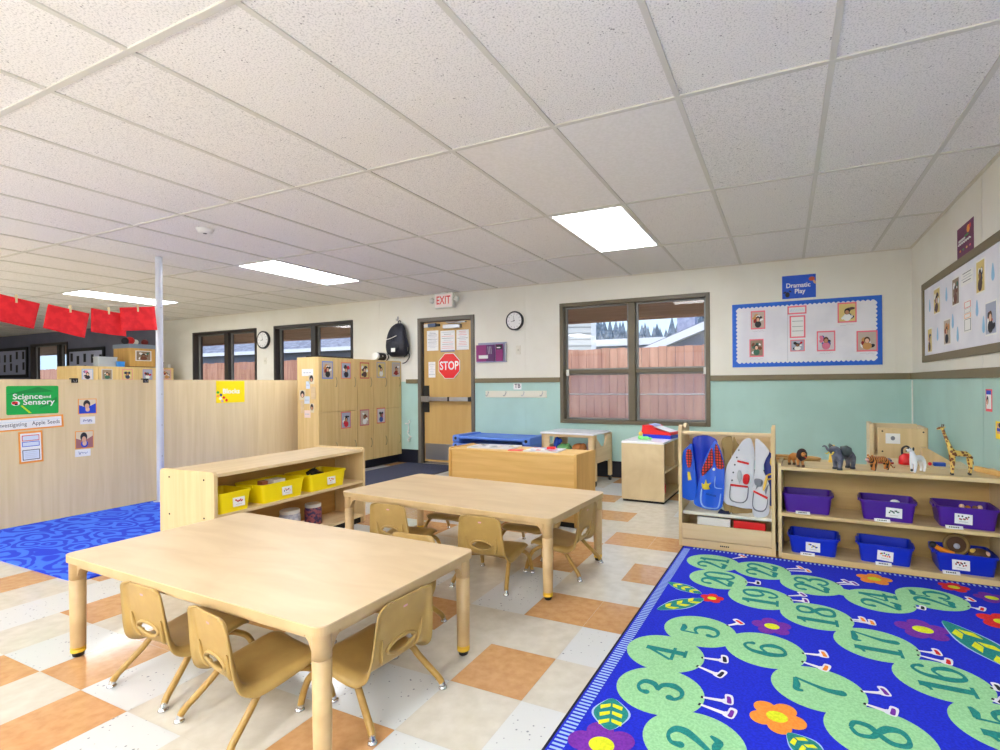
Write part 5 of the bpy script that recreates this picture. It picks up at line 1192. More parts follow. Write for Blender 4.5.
# --- clothes line with red papers
tag(MB().tube([(-5.515, 2.985, 1.895), (-5.51, 2.70, 1.872), (-5.505, 2.43, 1.848), (-5.505, 2.27, 1.838), (-5.505, 2.0, 1.85), (-5.505, 1.6, 1.90), (-5.51, 1.0, 2.02), (-5.515, .3, 2.2), (-5.52, -.1, CEIL)], .0022, M_offw, 6, spline=4).build('clothes_line'), 'thin white clothes line tied to the tall pole', 'string')
PP = [([(-10, 291.5), (40, 303.5), (34, 329), (-13, 319)], -5.505, (16, 299), 'leftmost red paper on the clothes line, cut by the picture edge'), ([(48, 304), (89.5, 313.5), (84.5, 338), (42, 328)], -5.500, (70, 309), 'second red paper from the left on the clothes line, tilted'), ([(91, 308), (121, 311.5), (126, 314), (125.5, 336.5), (90, 332)], -5.512, (108.5, 311), 'third red paper from the left, partly behind the one at the pole'), ([(119.5, 307.5), (154.5, 306.5), (156.5, 330), (121.5, 331)], -5.496, (137.5, 308.5), 'red paper pinned closest to the pole')]
for k, (cn, X, pg, lb) in enumerate(PP):
    P0 = onX(*pg, X); m = MB(); pts = [onX(a, b_, X) for a, b_ in cn]; n = len(pts); c_ = sum((Vector(p) for p in pts), Vector()) / n
    # subdivide as a fan grid with a soft curl
    if n == 5: pts = [pts[0], pts[2], pts[3], pts[4]]
    G = 10; vs = []
    for i in range(G + 1):
        for j in range(G + 1):
            u, v = i / G, j / G; p = (pts[0] * (1 - u) + pts[1] * u) * (1 - v) + (pts[3] * (1 - u) + pts[2] * u) * v
            vs.append((p.x + .010 * math.sin(u * 5 + k) * v + .006 * v * v - P0.x, p.y - P0.y, p.z - P0.z))
    m.add(vs, [(i * (G + 1) + j, (i + 1) * (G + 1) + j, (i + 1) * (G + 1) + j + 1, i * (G + 1) + j + 1) for i in range(G) for j in range(G)], M_redpaper, True)
    o = m.build('red_paper', None, P0, solid=.0012); tag(o, lb, 'paper', 'red papers on the clothes line')
    m = MB(); m.box(-.006, .006, .004, .010, -.030, .034, mat('clothespin_wood', (226, 206, 160), .6)); m.box(-.006, .006, -.010, -.004, -.030, .034, mat('clothespin_wood', (226, 206, 160), .6)); m.cyl((-.008, 0, .008), (.008, 0, .008), .005, .005, M_steel, 8)
    tag(m.build('clothespin', None, (P0.x + .001, P0.y, P0.z + .0), R_(90)), 'wooden clothespin holding the ' + ('leftmost red paper', 'second red paper from the left', 'third red paper from the left', 'red paper closest to the pole')[k], 'clothespin', 'clothespins on the line')

# ================================================================== WALL ITEMS
def sign_y(name, label, cat_, c1, c2, fn, th=.0015, tilt=0, Y=WY):
    A, B = onY(*c1, Y), onY(*c2, Y); w, h = abs(B.x - A.x), abs(A.z - B.z)
    m = MB(); m.at((0, 0, 0), 0, 0, tilt); fn(m, w, h, -th)
    return tag(m.build(name, None, ((A.x + B.x) / 2, Y - .0003, (A.z + B.z) / 2)), label, cat_)
def clock(px, py, r, label):
    P = onY(px, py); t = thing('wall_clock', label, 'clock', (P.x, WY, P.z))
    m = MB(); m.cyl((0, -.036, 0), (0, -.0005, 0), r, r * .98, M_ink, 40); m.build('case', t, bevel=.004)
    m = MB(); m.cyl((0, -.0375, 0), (0, -.036, 0), r * .84, r * .84, M_white, 40)
    for k in range(12):
        a = PI * k / 6; m.flat([(math.sin(a + d_) * q, math.cos(a + d_) * q) for d_, q in ((-.03, r * .62), (.03, r * .62), (.02, r * .76), (-.02, r * .76))], -.0378, M_ink, 'y')
    m.build('dial', t)
    m = MB()
    for a, l_, w_ in ((R_(-135 + 90), .46, .05), (R_(100), .0, .0)):
        pass
    for a, l_, w_ in ((R_(-8), .60, .022), (R_(-105), .40, .034)):
        m.flat([(math.sin(a) * l_ * r + math.cos(a) * w_ * r * .4, math.cos(a) * l_ * r - math.sin(a) * w_ * r * .4), (math.sin(a) * l_ * r - math.cos(a) * w_ * r * .4, math.cos(a) * l_ * r + math.sin(a) * w_ * r * .4), (-math.cos(a) * w_ * r, math.sin(a) * w_ * r), (math.cos(a) * w_ * r, -math.sin(a) * w_ * r)], -.039, M_ink, 'y')
    m.cyl((0, -.041, 0), (0, -.0385, 0), .008, .008, M_ink, 12)
    m.build('hands', t)
    return t
clock(515.5, 321, .125, 'round black rimmed wall clock between the exit door and the wide window')
clock(264.5, 340, .15, 'round black rimmed wall clock between the two dark left windows')
# exit sign
P = onY(443, 301); t = thing('exit_sign', 'white box EXIT sign with red letters above the golden door', 'sign', (P.x + .10, WY - .10, CEIL - .004))
m = MB(); m.box(-.15, .15, -.03, .03, -.215, -.012, M_offw); m.cyl((0, 0, -.012), (0, 0, .0), .05, .05, M_offw, 20); m.build('housing', t, bevel=.006)
m = MB(); m.box(-.138, .138, -.0315, -.0302, -.20, -.028, mat('exit_face', (250, 236, 232), .5)); m.text('EXIT', 0, -.114, -.0322, .155, mat('exit_red', (226, 30, 36), .5), .012, .74); m.build('face', t)
for s_ in (-1, 1): m = MB(); m.cyl((s_ * .15, 0, -.10), (s_ * .175, 0, -.10), .012, .012, M_offw, 10); m.ball((s_ * .205, -.01, -.10), .042, M_offw, 16, (.8, .9, 1)); m.build('lamp_head', t)
# hook and backpack
P = onY(398, 320); tag(MB().tube([(0, -.001, .03), (0, -.012, .0), (0, -.035, -.01), (0, -.04, .015)], .005, M_steel, 8, spline=3).box(-.012, .012, -.004, 0, -.02, .05, M_steel).build('wall_hook', None, (P.x, WY, P.z)), 'metal wall hook holding the backpack', 'hook')
M_bp = noisy('black_nylon', (34, 38, 54), (24, 26, 38), 40, .6)
P1 = onY(396.5, 340, WY - .1); BPK = t = thing('backpack', 'black backpack with white reflective stripe hanging on the wall above the lockers', 'backpack', (P1.x, WY - .006, P1.z))
prof = [(-.27, .30, .04), (-.24, .40, .10), (-.15, .44, .15), (-.02, .42, .16), (.12, .36, .14), (.22, .26, .10), (.275, .12, .05)]
vs = []; K = 24
Pf, _ = cat([Vector(p) for p in prof], [0] * 7, 4)
for p in Pf:
    for k in range(K):
        a = 2 * PI * k / K; cx = abs(math.cos(a)) ** .7 * (1 if math.cos(a) > 0 else -1); sy = abs(math.sin(a)) ** .7 * (1 if math.sin(a) > 0 else -1)
        vs.append((p.y / 2 * cx + .02 * (p.x), -.02 - p.z * .5 + p.z * .5 * sy, p.x))
n = len(Pf); m = MB(); m.add(vs, [(i * K + k, i * K + (k + 1) % K, (i + 1) * K + (k + 1) % K, (i + 1) * K + k) for i in range(n - 1) for k in range(K)] + [tuple(range(K))[::-1], tuple(range((n - 1) * K, n * K))], M_bp, True); m.build('main_bag', t)
m = MB(); m.ball((-.03, -.165, -.10), .1, M_bp, 18, (1.5, .35, 1.1)); m.build('front_pocket', t)
m = MB(); m.tube([(-.20, -.165, .01), (-.08, -.19, .015), (.08, -.19, .06)], .0065, M_offw, 8, spline=4); m.build('reflective_stripe', t)
m = MB(); m.box(-.02, .06, -.213, -.20, -.20, -.14, M_offw); m.build('patch', t)
m = MB(); m.tube([(.02, -.04, .27), (.10, -.06, .22), (.20, -.10, .08), (.25, -.10, -.08), (.22, -.06, -.20), (.12, -.05, -.27)], .020, M_bp, 8, spline=5, flat=.5); m.build('shoulder_strap', t)
m = MB(); m.tube([(.20, -.06, -.20), (.24, -.05, -.26), (.16, -.05, -.36), (.08, -.05, -.38)], .008, M_bp, 6, spline=4); m.build('loose_strap', t)
m = MB(); m.tube([(-.02, -.05, .265), (-.005, -.042, .315), (.015, -.03, .318), (.03, -.05, .265)], .008, M_bp, 8, spline=4); m.build('top_loop', t); BPK.scale = (.82, .9, .88)
# coat rail
A = onY(486, 391.5); B = onY(547, 397.5)
t = thing('coat_rail', 'white coat rail with four empty hooks on the mint wall', 'rail', (A.x, WY, .945))
Wc = B.x - A.x; MB().box(0, Wc, -.018, -.0005, 0, .088, mat('ivory_rail', (228, 226, 210), .45)).build('rail_board', t, bevel=.003)
for k in range(4):
    x = .05 + k * (Wc - .1) / 3; m = MB(); m.tube([(x, -.018, .068), (x, -.03, .05), (x - .012, -.035, .028), (x - .022, -.04, .022), (x - .03, -.045, .034)], .0045, M_steel, 8, spline=4); m.tube([(x, -.018, .07), (x + .004, -.034, .078)], .004, M_steel, 8); m.build('hook', t)
def tb(m, w, h, y): sheet(m, w, h, y, M_white); m.text('TB', 0, .004, y - .0005, .075, M_navy, .012)
sign_y('wall_label', 'small white TB label above the coat rail', 'label', (513.5, 383.5), (521.5, 389.5), tb)
# maroon card holder
A = onY(477, 345.5); B = onY(507, 361)
t = thing('brochure_holder', 'clear wall holder with two plum coloured cards right of the exit door', 'holder', (A.x, WY, B.z)); Wb, Hb = B.x - A.x, A.z - B.z
m = MB(); m.box(.02, Wb, -.004, -.0005, -.01, Hb + .03, mat('blue_grey_acrylic', (150, 156, 188), .3)); m.box(.02, Wb, -.035, -.004, -.012, .0, mat('blue_grey_acrylic', (150, 156, 188), .3)); m.box(Wb - .004, Wb, -.035, -.004, 0, Hb + .01, mat('pale_acrylic', (200, 206, 210), .2)); m.build('holder_back', t)
M_mag = mat('magenta_print', (140, 26, 110), .5)
m = MB(); m.box(0, Wb * .62, -.022, -.018, .0, Hb, M_mag); m.box(Wb * .34, Wb * .62, -.0226, -.022, 0, Hb, mat('deep_plum_print', (86, 20, 90), .5)); m.box(.04, Wb * .40, -.0230, -.0226, .04, .085, M_white); [m.tube([(Wb * (.42 + .05 * k), -.0235, .10), (Wb * (.40 + .05 * k), -.0235, .20)], .004, M_lgrey, 6) for k in range(3)]; m.build('card', t)
m = MB(); m.box(Wb * .66, Wb * .90, -.028, -.024, .0, Hb * 1.02, M_mag); m.box(Wb * .68, Wb * .88, -.0286, -.028, Hb * .7, Hb * .98, M_ink); m.box(Wb * .70, Wb * .82, -.029, -.0286, Hb * .78, Hb * .84, M_white); m.build('card', t)
for px, py, lb in ((518.5, 350, 'small cream light switch right of the plum cards'), (265.5, 361, 'small cream switch plate under the clock between the dark windows')):
    P = onY(px, py); m = MB(); m.box(-.035, .035, -.006, 0, -.058, .058, mat('cream_switch', (224, 220, 206), .5)); m.box(-.008, .008, -.016, -.006, -.012, .012, mat('cream_switch2', (204, 200, 186), .5)); tag(m.build('light_switch', None, (P.x, WY - .0004, P.z), bevel=.002), lb, 'switch')
# white dangling safety latch
P = onY(409, 430); m = MB(); m.tube([(-.05, -.012, .09), (.0, -.015, .095), (.03, -.012, .12), (.01, -.012, .14)], .010, M_offw, 8, spline=4); m.tube([(.0, -.012, .09), (.005, -.012, .02), (-.01, -.012, -.04), (.02, -.014, -.08), (.04, -.014, -.10)], .007, M_offw, 8, spline=4); m.ball((0, -.014, -.02), .016, M_offw, 10); m.tube([(.05, -.014, -.09), (.0, -.014, -.14), (.02, -.014, -.16)], .014, M_offw, 8, spline=3)
tag(m.build('cord_holder', None, (P.x, WY - .006, P.z)), 'white plastic cord dangling on the mint wall left of the door', 'cord')
# door notices and stop sign (face of the leaf is WY + .035)
YD = WY + .0348
def notice(lines, seed, red=False, foot=None):
    def f(m, w, h, y):
        sheet(m, w, h, y, M_white); q = random.Random(seed)
        for k in range(lines):
            z = h * (.42 - .84 * k / lines); l_ = q.uniform(.45, .9) * w / 2
            m.box(-l_, l_, y - .0004, y, z - .003, z + .002, [M_lgrey, M_grey, mat('faint_red_ink', (226, 130, 130), .6) if red else M_lgrey][q.randrange(3)])
        if foot: m.box(-w / 2, w / 2, y - .0005, y, -h / 2, -h / 2 + .02, mat('slate_ink', (110, 120, 150), .6))
    return f
sign_y('door_notice', 'white printed notice at the top left of the golden door', 'notice', (427, 331), (438.5, 350.5), notice(12, 1), Y=YD)
sign_y('door_notice', 'white printed notice with red lines in the middle top of the golden door', 'notice', (440.5, 331), (455, 351.5), notice(9, 2, True, 1), Y=YD)
sign_y('door_notice', 'white printed notice at the top right of the golden door', 'notice', (456.5, 330), (469, 349.5), notice(10, 3, True), Y=YD)
sign_y('door_notice', 'narrow white notice left of the stop sign', 'notice', (428.5, 362), (435.5, 377.5), notice(8, 4), Y=YD)
P = onY(449.5, 366, YD); t = thing('stop_sign', 'red octagonal STOP sign on the golden door', 'sign', (P.x, YD - .0005, P.z)); r_ = .178
oc = [(r_ * math.cos(R_(22.5 + 45 * k)) / math.cos(R_(22.5)), r_ * math.sin(R_(22.5 + 45 * k)) / math.cos(R_(22.5))) for k in range(8)]
m = MB(); m.prism(oc, -.008, 0, M_white, 'y'); m.prism([(a * .95, b_ * .95) for a, b_ in oc], -.0088, -.008, mat('stop_red', (232, 36, 40), .4), 'y'); m.build('board', t)
m = MB(); m.text('STOP', 0, 0, -.0094, .165, M_white, .022, .80); m.build('lettering', t)
# Dramatic Play + blue bordered board
def dram(m, w, h, y):
    sheet(m, w, h, y, M_bluecard); m.text('Dramatic', -.02 * w, .06 * h, y - .0006, .066, M_white, .018, .92); m.text('Play', .03 * w, -.20 * h, y - .0006, .066, M_white, .018, .95)
    m.flat(ell(.38 * w, .30 * h, .028, .022, 14), y - .0004, mat('terracotta_print', (206, 90, 50), .5), 'y'); m.flat(ell(.46 * w, .16 * h, .012, .022, 12, .5), y - .0005, SK[0], 'y'); m.flat(ell(-.34 * w, -.32 * h, .022, .028, 14), y - .0004, M_ink, 'y'); m.flat(ell(-.42 * w, -.22 * h, .016, .008, 10, .6), y - .0005, M_ink, 'y'); m.flat(ell(-.26 * w, -.18 * h, .014, .008, 10, -.6), y - .0005, M_ink, 'y')
sign_y('centre_sign', 'blue Dramatic Play sign above the blue bordered board', 'sign', (782, 276.5), (816, 297), dram)
XA, XB_, ZA, ZB = -.515, .863, 1.282, 1.96; cxb, czb = (XA + XB_) / 2, (ZA + ZB) / 2; wb, hb = XB_ - XA, ZB - ZA
t = thing('bulletin_board', 'paper covered board with a blue scalloped border on the back wall', 'board', (cxb, WY - .0003, czb))
m = MB(); m.box(-wb / 2, wb / 2, -.006, 0, -hb / 2, hb / 2, mat('blue_border', (36, 104, 214), .6)); m.build('blue_border', t)
sc = []; iw, ih, s_ = wb / 2 - .054, hb / 2 - .052, .042
def scal(a, b_, nx, nz):
    L_ = math.hypot(b_[0] - a[0], b_[1] - a[1]); n = round(L_ / s_); out = []
    for k in range(n):
        for q in range(6):
            u = (k + q / 6) / n; o_ = .015 * abs(math.sin(PI * q / 6)); out.append((a[0] + (b_[0] - a[0]) * u + nx * o_, a[1] + (b_[1] - a[1]) * u + nz * o_))
    return out
sc = scal((-iw, -ih), (iw, -ih), 0, -1) + scal((iw, -ih), (iw, ih), 1, 0) + scal((iw, ih), (-iw, ih), 0, 1) + scal((-iw, ih), (-iw, -ih), -1, 0)
m = MB(); m.flat(sc, -.0068, M_paper if 'M_paper' in globals() else noisy('white_board_paper', (236, 236, 244), (226, 226, 236), 3, .7), 'y'); m.build('white_paper', t)
m = MB(); m.box(-.148, -.144, -.0074, -.0069, -ih, ih, M_lgrey); m.build('paper_seam', t)
BY = WY - .0078
for k, (px, py, w, h, s2, lb) in enumerate([(758, 320, .142, .195, 0, 'pink edged photo at the upper left of the blue bordered board'), (756.5, 348, .14, .19, 3, 'pink edged photo at the lower left of the blue bordered board'), (797.5, 345.5, .135, .12, 2, 'small pink edged group photo under the list on the blue bordered board'), (826, 341, .165, .205, 1, 'pink edged photo of a child in pink, lower middle of the blue bordered board'), (847, 312.5, .165, .20, 5, 'pink edged photo with red, highest on the right of the blue bordered board'), (867, 341, .178, .205, 7, 'pink edged photo at the lower right corner of the blue bordered board')]):
    P = onY(px, py, BY); m = MB(); photo(m, 0, 0, w, h, 0, PALS[(k * 2) % 5], M_pink, s2); tag(m.build('photo_print', None, (P.x, BY, P.z)), lb, 'photo')
    if k != 2:
        m = MB(); q = random.Random(k); m.tube([(-.06 + .12 * i / 12, -.001, q.uniform(-.008, .008)) for i in range(13)], .0014, M_lgrey, 5); tag(m.build('handwritten_name', None, (P.x, BY, P.z - h / 2 - .022)), 'faint handwritten name under the ' + lb.split(' on the')[0].split(' of the')[0].replace('pink edged ', '').replace(' at the', ' at the'), 'writing')
def title(m, w, h, y): sheet(m, w, h, y, M_pink); m.box(-w * .43, w * .43, y - .0004, y, -h * .34, h * .34, M_white); m.tube([(-w * .34 + w * .68 * i / 16, y - .001, (.16 if i % 2 else -.16) * h) for i in range(17)], .0022, M_lblue, 5)
sign_y('board_title', 'pink edged handwritten title card on the blue bordered board', 'label', (787.5, 306.5), (806.5, 313.5), title, Y=BY)
def plist(m, w, h, y):
    sheet(m, w, h, y, M_pink); m.box(-w * .40, w * .40, y - .0004, y, -h * .44, h * .44, M_white)
    for z in (.24, 0, -.2): m.box(-w * .34, w * .36, y - .0007, y - .0004, z * h, z * h + .004, M_grey)
sign_y('project_list', 'pink edged lined list on the blue bordered board', 'label', (789.5, 316), (805.5, 337.5), plist, Y=BY)
# right wall board
YA, YB_, z0, z1 = 2.2, 5.475, 1.280, 1.957
t = thing('bulletin_board', 'long brown framed white board with photos on the right wall', 'board', (WX, YB_, z0), R_(-90)); Lb = YB_ - YA; Hh = z1 - z0; f_ = .055
m = MB(); m.box(0, Lb, -.02, -.0005, 0, f_, M_trim); m.box(0, Lb, -.02, -.0005, Hh - f_, Hh, M_trim); m.box(0, f_, -.02, -.0005, f_, Hh - f_, M_trim); m.box(Lb - f_, Lb, -.02, -.0005, f_, Hh - f_, M_trim); m.build('board_frame', t, bevel=.003)
MB().box(f_, Lb - f_, -.008, -.0005, f_, Hh - f_, noisy('white_board_paper', (236, 236, 244), (226, 226, 236), 3, .7)).build('white_paper', t)
XR = WX - .0084
def rb(a, b_): return onX(920 + a / 5.775, 240 + b_ / 5.775, XR)
RP = [((80, 275, 117, 428), 'photo at the upper left of the brown framed board, first in its top row', 3), ((187, 215, 228, 378), 'photo second from the left in the top row of the brown framed board', 2), ((325, 110, 377, 308), 'tallest photo with yellow at the bottom on the brown framed board', 6), ((46, 508, 71, 652), 'photo at the lower left corner of the brown framed board', 9), ((138, 455, 178, 607), 'photo second in the lower row of the brown framed board', 4), ((378, 350, 446, 550), 'wavy edged photo nearest the picture edge on the brown framed board', 7)]
for k, ((a, b_, c_, d_), lb, s2) in enumerate(RP):
    A, B = rb(a, (b_ + d_) / 2), rb(c_, (b_ + d_) / 2); zt, zb = rb((a + c_) / 2, b_).z, rb((a + c_) / 2, d_).z
    m = MB(); photo(m, 0, 0, abs(A.y - B.y), zt - zb, 0, PALS[(3, 2, 3, 3, 0, 4)[k]], None, s2); tag(m.build('photo_print', None, (XR, (A.y + B.y) / 2, (zt + zb) / 2), R_(-90)), lb, 'photo')
for k, (a, b_) in enumerate([(57, 380), (153, 315), (190, 470), (102, 545), (218, 545), (330, 395), (368, 490), (422, 185)]):
    P = rb(a, b_); m = MB(); m.flat(sp2([(0, .055), (.022, -.005), (.02, -.035), (0, -.05), (-.02, -.035), (-.022, -.005)], 4), -.0012, M_lblue, 'y')
    tag(m.build('paper_raindrop', None, (XR, P.y, P.z), R_(-90), solid=.001), 'pale blue paper raindrop on the brown framed board, ' + ('leftmost one', 'between the first two top photos', 'right of the lower row photos, upper', 'low between the two lower left photos', 'right of the second lower photo', 'right of the list', 'left of the wavy edged photo', 'right of the tallest photo')[k], 'paper shape', 'paper raindrops')
def rcard(c, fn, name, lb, cat_):
    A, B = rb(c[0], (c[1] + c[3]) / 2), rb(c[2], (c[1] + c[3]) / 2); zt, zb = rb((c[0] + c[2]) / 2, c[1]).z, rb((c[0] + c[2]) / 2, c[3]).z; m = MB(); fn(m, abs(A.y - B.y), zt - zb, -.0015); tag(m.build(name, None, (XR, (A.y + B.y) / 2, (zt + zb) / 2), R_(-90)), lb, cat_)
rcard((236, 178, 310, 255), notice(4, 9), 'text_card', 'white text card between two photos on the brown framed board', 'label')
rcard((255, 345, 298, 532), lambda m, w, h, y: [sheet(m, w, h, y, M_white)] + [(m.box(-w * .42, w * .42, y - .0004, y, a * h, b_ * h, c_), m.box(-w * .36, w * .36, y - .0007, y - .0004, (a + .015) * h, (b_ - .015) * h, M_white)) for a, b_, c_ in ((.26, .45, M_red), (.1, .24, M_lgrey), (-.06, .08, M_orange), (-.45, -.09, M_grey))], 'project_list', 'narrow white list with coloured boxes on the brown framed board', 'label')
# right wall loose cards
def wallcard(c1, c2, fn, name, lb, cat_):
    A, B = onX(*c1, WX), onX(*c2, WX); m = MB(); fn(m, abs(A.y - B.y), abs(A.z - B.z), -.0015); tag(m.build(name, None, (WX - .0005, (A.y + B.y) / 2, (A.z + B.z) / 2), R_(-90)), lb, cat_)
def plum(m, w, h, y):
    sheet(m, w, h, y, M_maroon); m.flat(ell(.2 * w, .28 * h, .10 * w, .12 * h, 12), y - .0004, M_orange, 'y'); m.flat(ell(.3 * w, .33 * h, .05 * w, .08 * h, 12), y - .0006, M_red, 'y'); m.box(-.02 * w, .2 * w, y - .0004, y, .1 * h, .14 * h, M_green)
    for a, b_, z in ((-.36, .02, .06), (-.38, .34, -.04)): m.tube([((a + (b_ - a) * k / 12) * w, y - .001, (z + (.018 if k % 2 else -.018)) * h) for k in range(13)], .006, M_white, 5)
    for k, c_ in enumerate((M_orange, M_green, M_yt, M_pink)): m.flat(ell((-.3 + .2 * k) * w, -.26 * h, .05 * w, .035 * h, 10), y - .0004, c_, 'y')
A = onX(957.5, 240, WX); B = onX(974, 235, WX); m = MB(); plum(m, A.y - B.y, .215, -.0015); tag(m.build('centre_sign', None, (WX - .0005, (A.y + B.y) / 2, 1.957 + .11), R_(-90)), 'plum coloured poster above the brown framed board on the right wall', 'poster')
wallcard((986, 389), (992.5, 412), lambda m, w, h, y: [sheet(m, w, h, y, mat('coral_pink_card', (236, 90, 110), .6)), m.box(-w * .38, w * .38, y - .0004, y, -h * .38, h * .42, M_white), m.box(-w * .38, w * .38, y - .0006, y - .0004, h * .26, h * .44, M_pb), m.flat(ell(-.02, 0, w * .16, h * .2, 12), y - .0008, M_ink, 'y'), m.flat(ell(-.02, -.01, w * .1, h * .12, 12), y - .001, SK[0], 'y')], 'picture_card', 'pink bordered card on the mint right wall', 'picture')
wallcard((996, 421), (1006, 441), lambda m, w, h, y: [sheet(m, w, h, y, mat('bright_yellow_card', (255, 226, 0), .5)), m.box(-w * .36, w * .4, y - .0004, y, -h * .2, h * .4, SK[0]), m.box(-w * .36, w * .4, y - .0006, y - .0004, -h * .05, h * .12, M_pb), m.flat(ell(0, h * .3, w * .2, h * .14, 12), y - .0008, M_ink, 'y')], 'picture_card', 'yellow bordered card on the mint right wall at the picture edge', 'picture')
# smoke detector
P = onZ(205, 229, CEIL); t = thing('smoke_detector', 'small round white detector on the ceiling above the partition', 'detector', (P.x, P.y, CEIL - .0005)); MB().lathe([(.03, -.035), (.05, -.03), (.062, -.01), (.065, 0)], M_offw, n=24).build('case', t); MB().lathe([(.012, -.038), (.016, -.034)], M_ink, n=12).build('sensor', t)
# far wall boards; white paper coloured blue-grey for the dim light
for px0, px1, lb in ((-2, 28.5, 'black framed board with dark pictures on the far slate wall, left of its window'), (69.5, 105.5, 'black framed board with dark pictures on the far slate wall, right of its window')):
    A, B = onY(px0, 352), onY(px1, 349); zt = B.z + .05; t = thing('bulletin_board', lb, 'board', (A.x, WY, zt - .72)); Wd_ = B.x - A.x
    MB().box(0, Wd_, -.03, -.0005, 0, .72, M_black).build('board_frame', t); m = MB(); m.box(.07, Wd_ - .07, -.032, -.03, .07, .65, mat('dim_white_paper', (176, 182, 208), .7)); q = random.Random(int(px1))
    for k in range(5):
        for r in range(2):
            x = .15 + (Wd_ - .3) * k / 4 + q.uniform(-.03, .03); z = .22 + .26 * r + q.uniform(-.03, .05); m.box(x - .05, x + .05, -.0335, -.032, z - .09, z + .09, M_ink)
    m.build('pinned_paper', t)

# ================================================================== RUGS
M_rb = noisy('royal_blue_carpet', (8, 36, 208), (4, 26, 186), 120, .95, bump=.3)
M_rg = noisy('pale_green_carpet', (160, 214, 160), (144, 200, 146), 140, .95, bump=.3)
M_rt = noisy('teal_carpet', (22, 138, 132), (14, 122, 118), 140, .95)
M_rw = mat('white_carpet', (226, 224, 238), .95); M_rs = mat('pale_blue_carpet_stripe', (158, 188, 234), .95); M_rk = mat('black_carpet_binding', (16, 20, 44), .9)
M_ry = noisy('yellow_carpet', (224, 228, 30), (206, 212, 24), 120, .95); M_rp = noisy('violet_carpet', (122, 40, 168), (106, 30, 152), 120, .95); M_ro = noisy('orange_carpet', (246, 150, 56), (236, 136, 44), 120, .95); M_rr = noisy('red_carpet', (226, 36, 42), (206, 26, 34), 120, .95)
Z = .009
rug = thing('number_rug', 'large royal blue carpet with a green number caterpillar, flowers and shoes', 'rug', (0, 0, 0))
TL, TR, BR, BL = Vector((-.640, 3.588)), Vector((1.085, 3.540)), Vector((1.085, -.60)), Vector((-.718, -.60))
m = MB(); m.prism([tuple(BL), tuple(BR), tuple(TR), tuple(TL)], .0008, Z, M_rb); m.build('rug_base', rug)
m = MB(); nL = (TL - BL).normalized(); inn = Vector((nL.y, -nL.x))
def band(a, b_, d0, d1, z, mm, inw):
    m.flat([tuple(a + inw * d0), tuple(b_ + inw * d0), tuple(b_ + inw * d1), tuple(a + inw * d1)], z, mm)
nT = (TR - TL).normalized(); inT = Vector((nT.y, -nT.x))
band(BL, TL, 0, .009, Z + .0004, M_rk, inn); band(TL, TR, 0, .007, Z + .0004, M_rk, inT)
L_ = (TL - BL).length; k = 0
while k * .0185 < L_ - .05:
    a = BL + nL * (k * .0185); b_ = a + nL * .0095; m.flat([tuple(a + inn * .016), tuple(b_ + inn * .016), tuple(b_ + inn * .058), tuple(a + inn * .058)], Z + .0004, M_rs); k += 1
k = 1
while k * .024 < 1.66:
    a = TL + nT * (k * .024 + .05); b_ = a + nT * .010; m.flat([tuple(a + inT * .012), tuple(b_ + inT * .012), tuple(b_ + inT * .040), tuple(a + inT * .040)], Z + .0004, M_rs); k += 1
m.build('striped_border', rug)
RC = {21: (-.412, 3.323), 22: (-.132, 3.300), 23: (.122, 3.170), 24: (.425, 3.080), 25: (.672, 3.215), 20: (-.352, 3.055), 19: (-.125, 2.880), 18: (.126, 2.757), 17: (.339, 2.560), 16: (.521, 2.351), 15: (.640, 2.11), 5: (-.354, 2.384), 4: (-.457, 2.133), 3: (-.420, 1.866), 2: (-.265, 1.64), 6: (-.085, 2.325), 7: (.100, 2.110), 8: (.262, 1.910), 1: (-.06, 1.45), 9: (.45, 1.74), 10: (.66, 1.56), 14: (.86, 1.96), 11: (.80, 1.34), 12: (.62, 1.12), 13: (.9, 1.72)}
del RC[13]
m = MB(); z_ = Z + .0006
for n_, (x, y) in RC.items():
    big = 1 if n_ > 9 else 0
    m.flat(ell(x, y, .156, .146, 44), z_, M_rg); z_ += .00004
def link(a, b_):
    global z_
    A, B = Vector(RC[a]), Vector(RC[b_]); d_ = (B - A).normalized(); p = Vector((-d_.y, d_.x)) * .050; m.flat([tuple(A + p), tuple(A - p), tuple(B - p), tuple(B + p)], z_, M_rg); z_ += .00004
for a, b_ in ((21, 22), (22, 23), (23, 24), (24, 25), (21, 20), (20, 19), (19, 18), (18, 17), (17, 16), (16, 15), (5, 6), (6, 7), (7, 8), (5, 4), (4, 3), (3, 2), (2, 1), (8, 9), (9, 10), (15, 14), (11, 12), (10, 11)): link(a, b_)
m.build('caterpillar', rug)
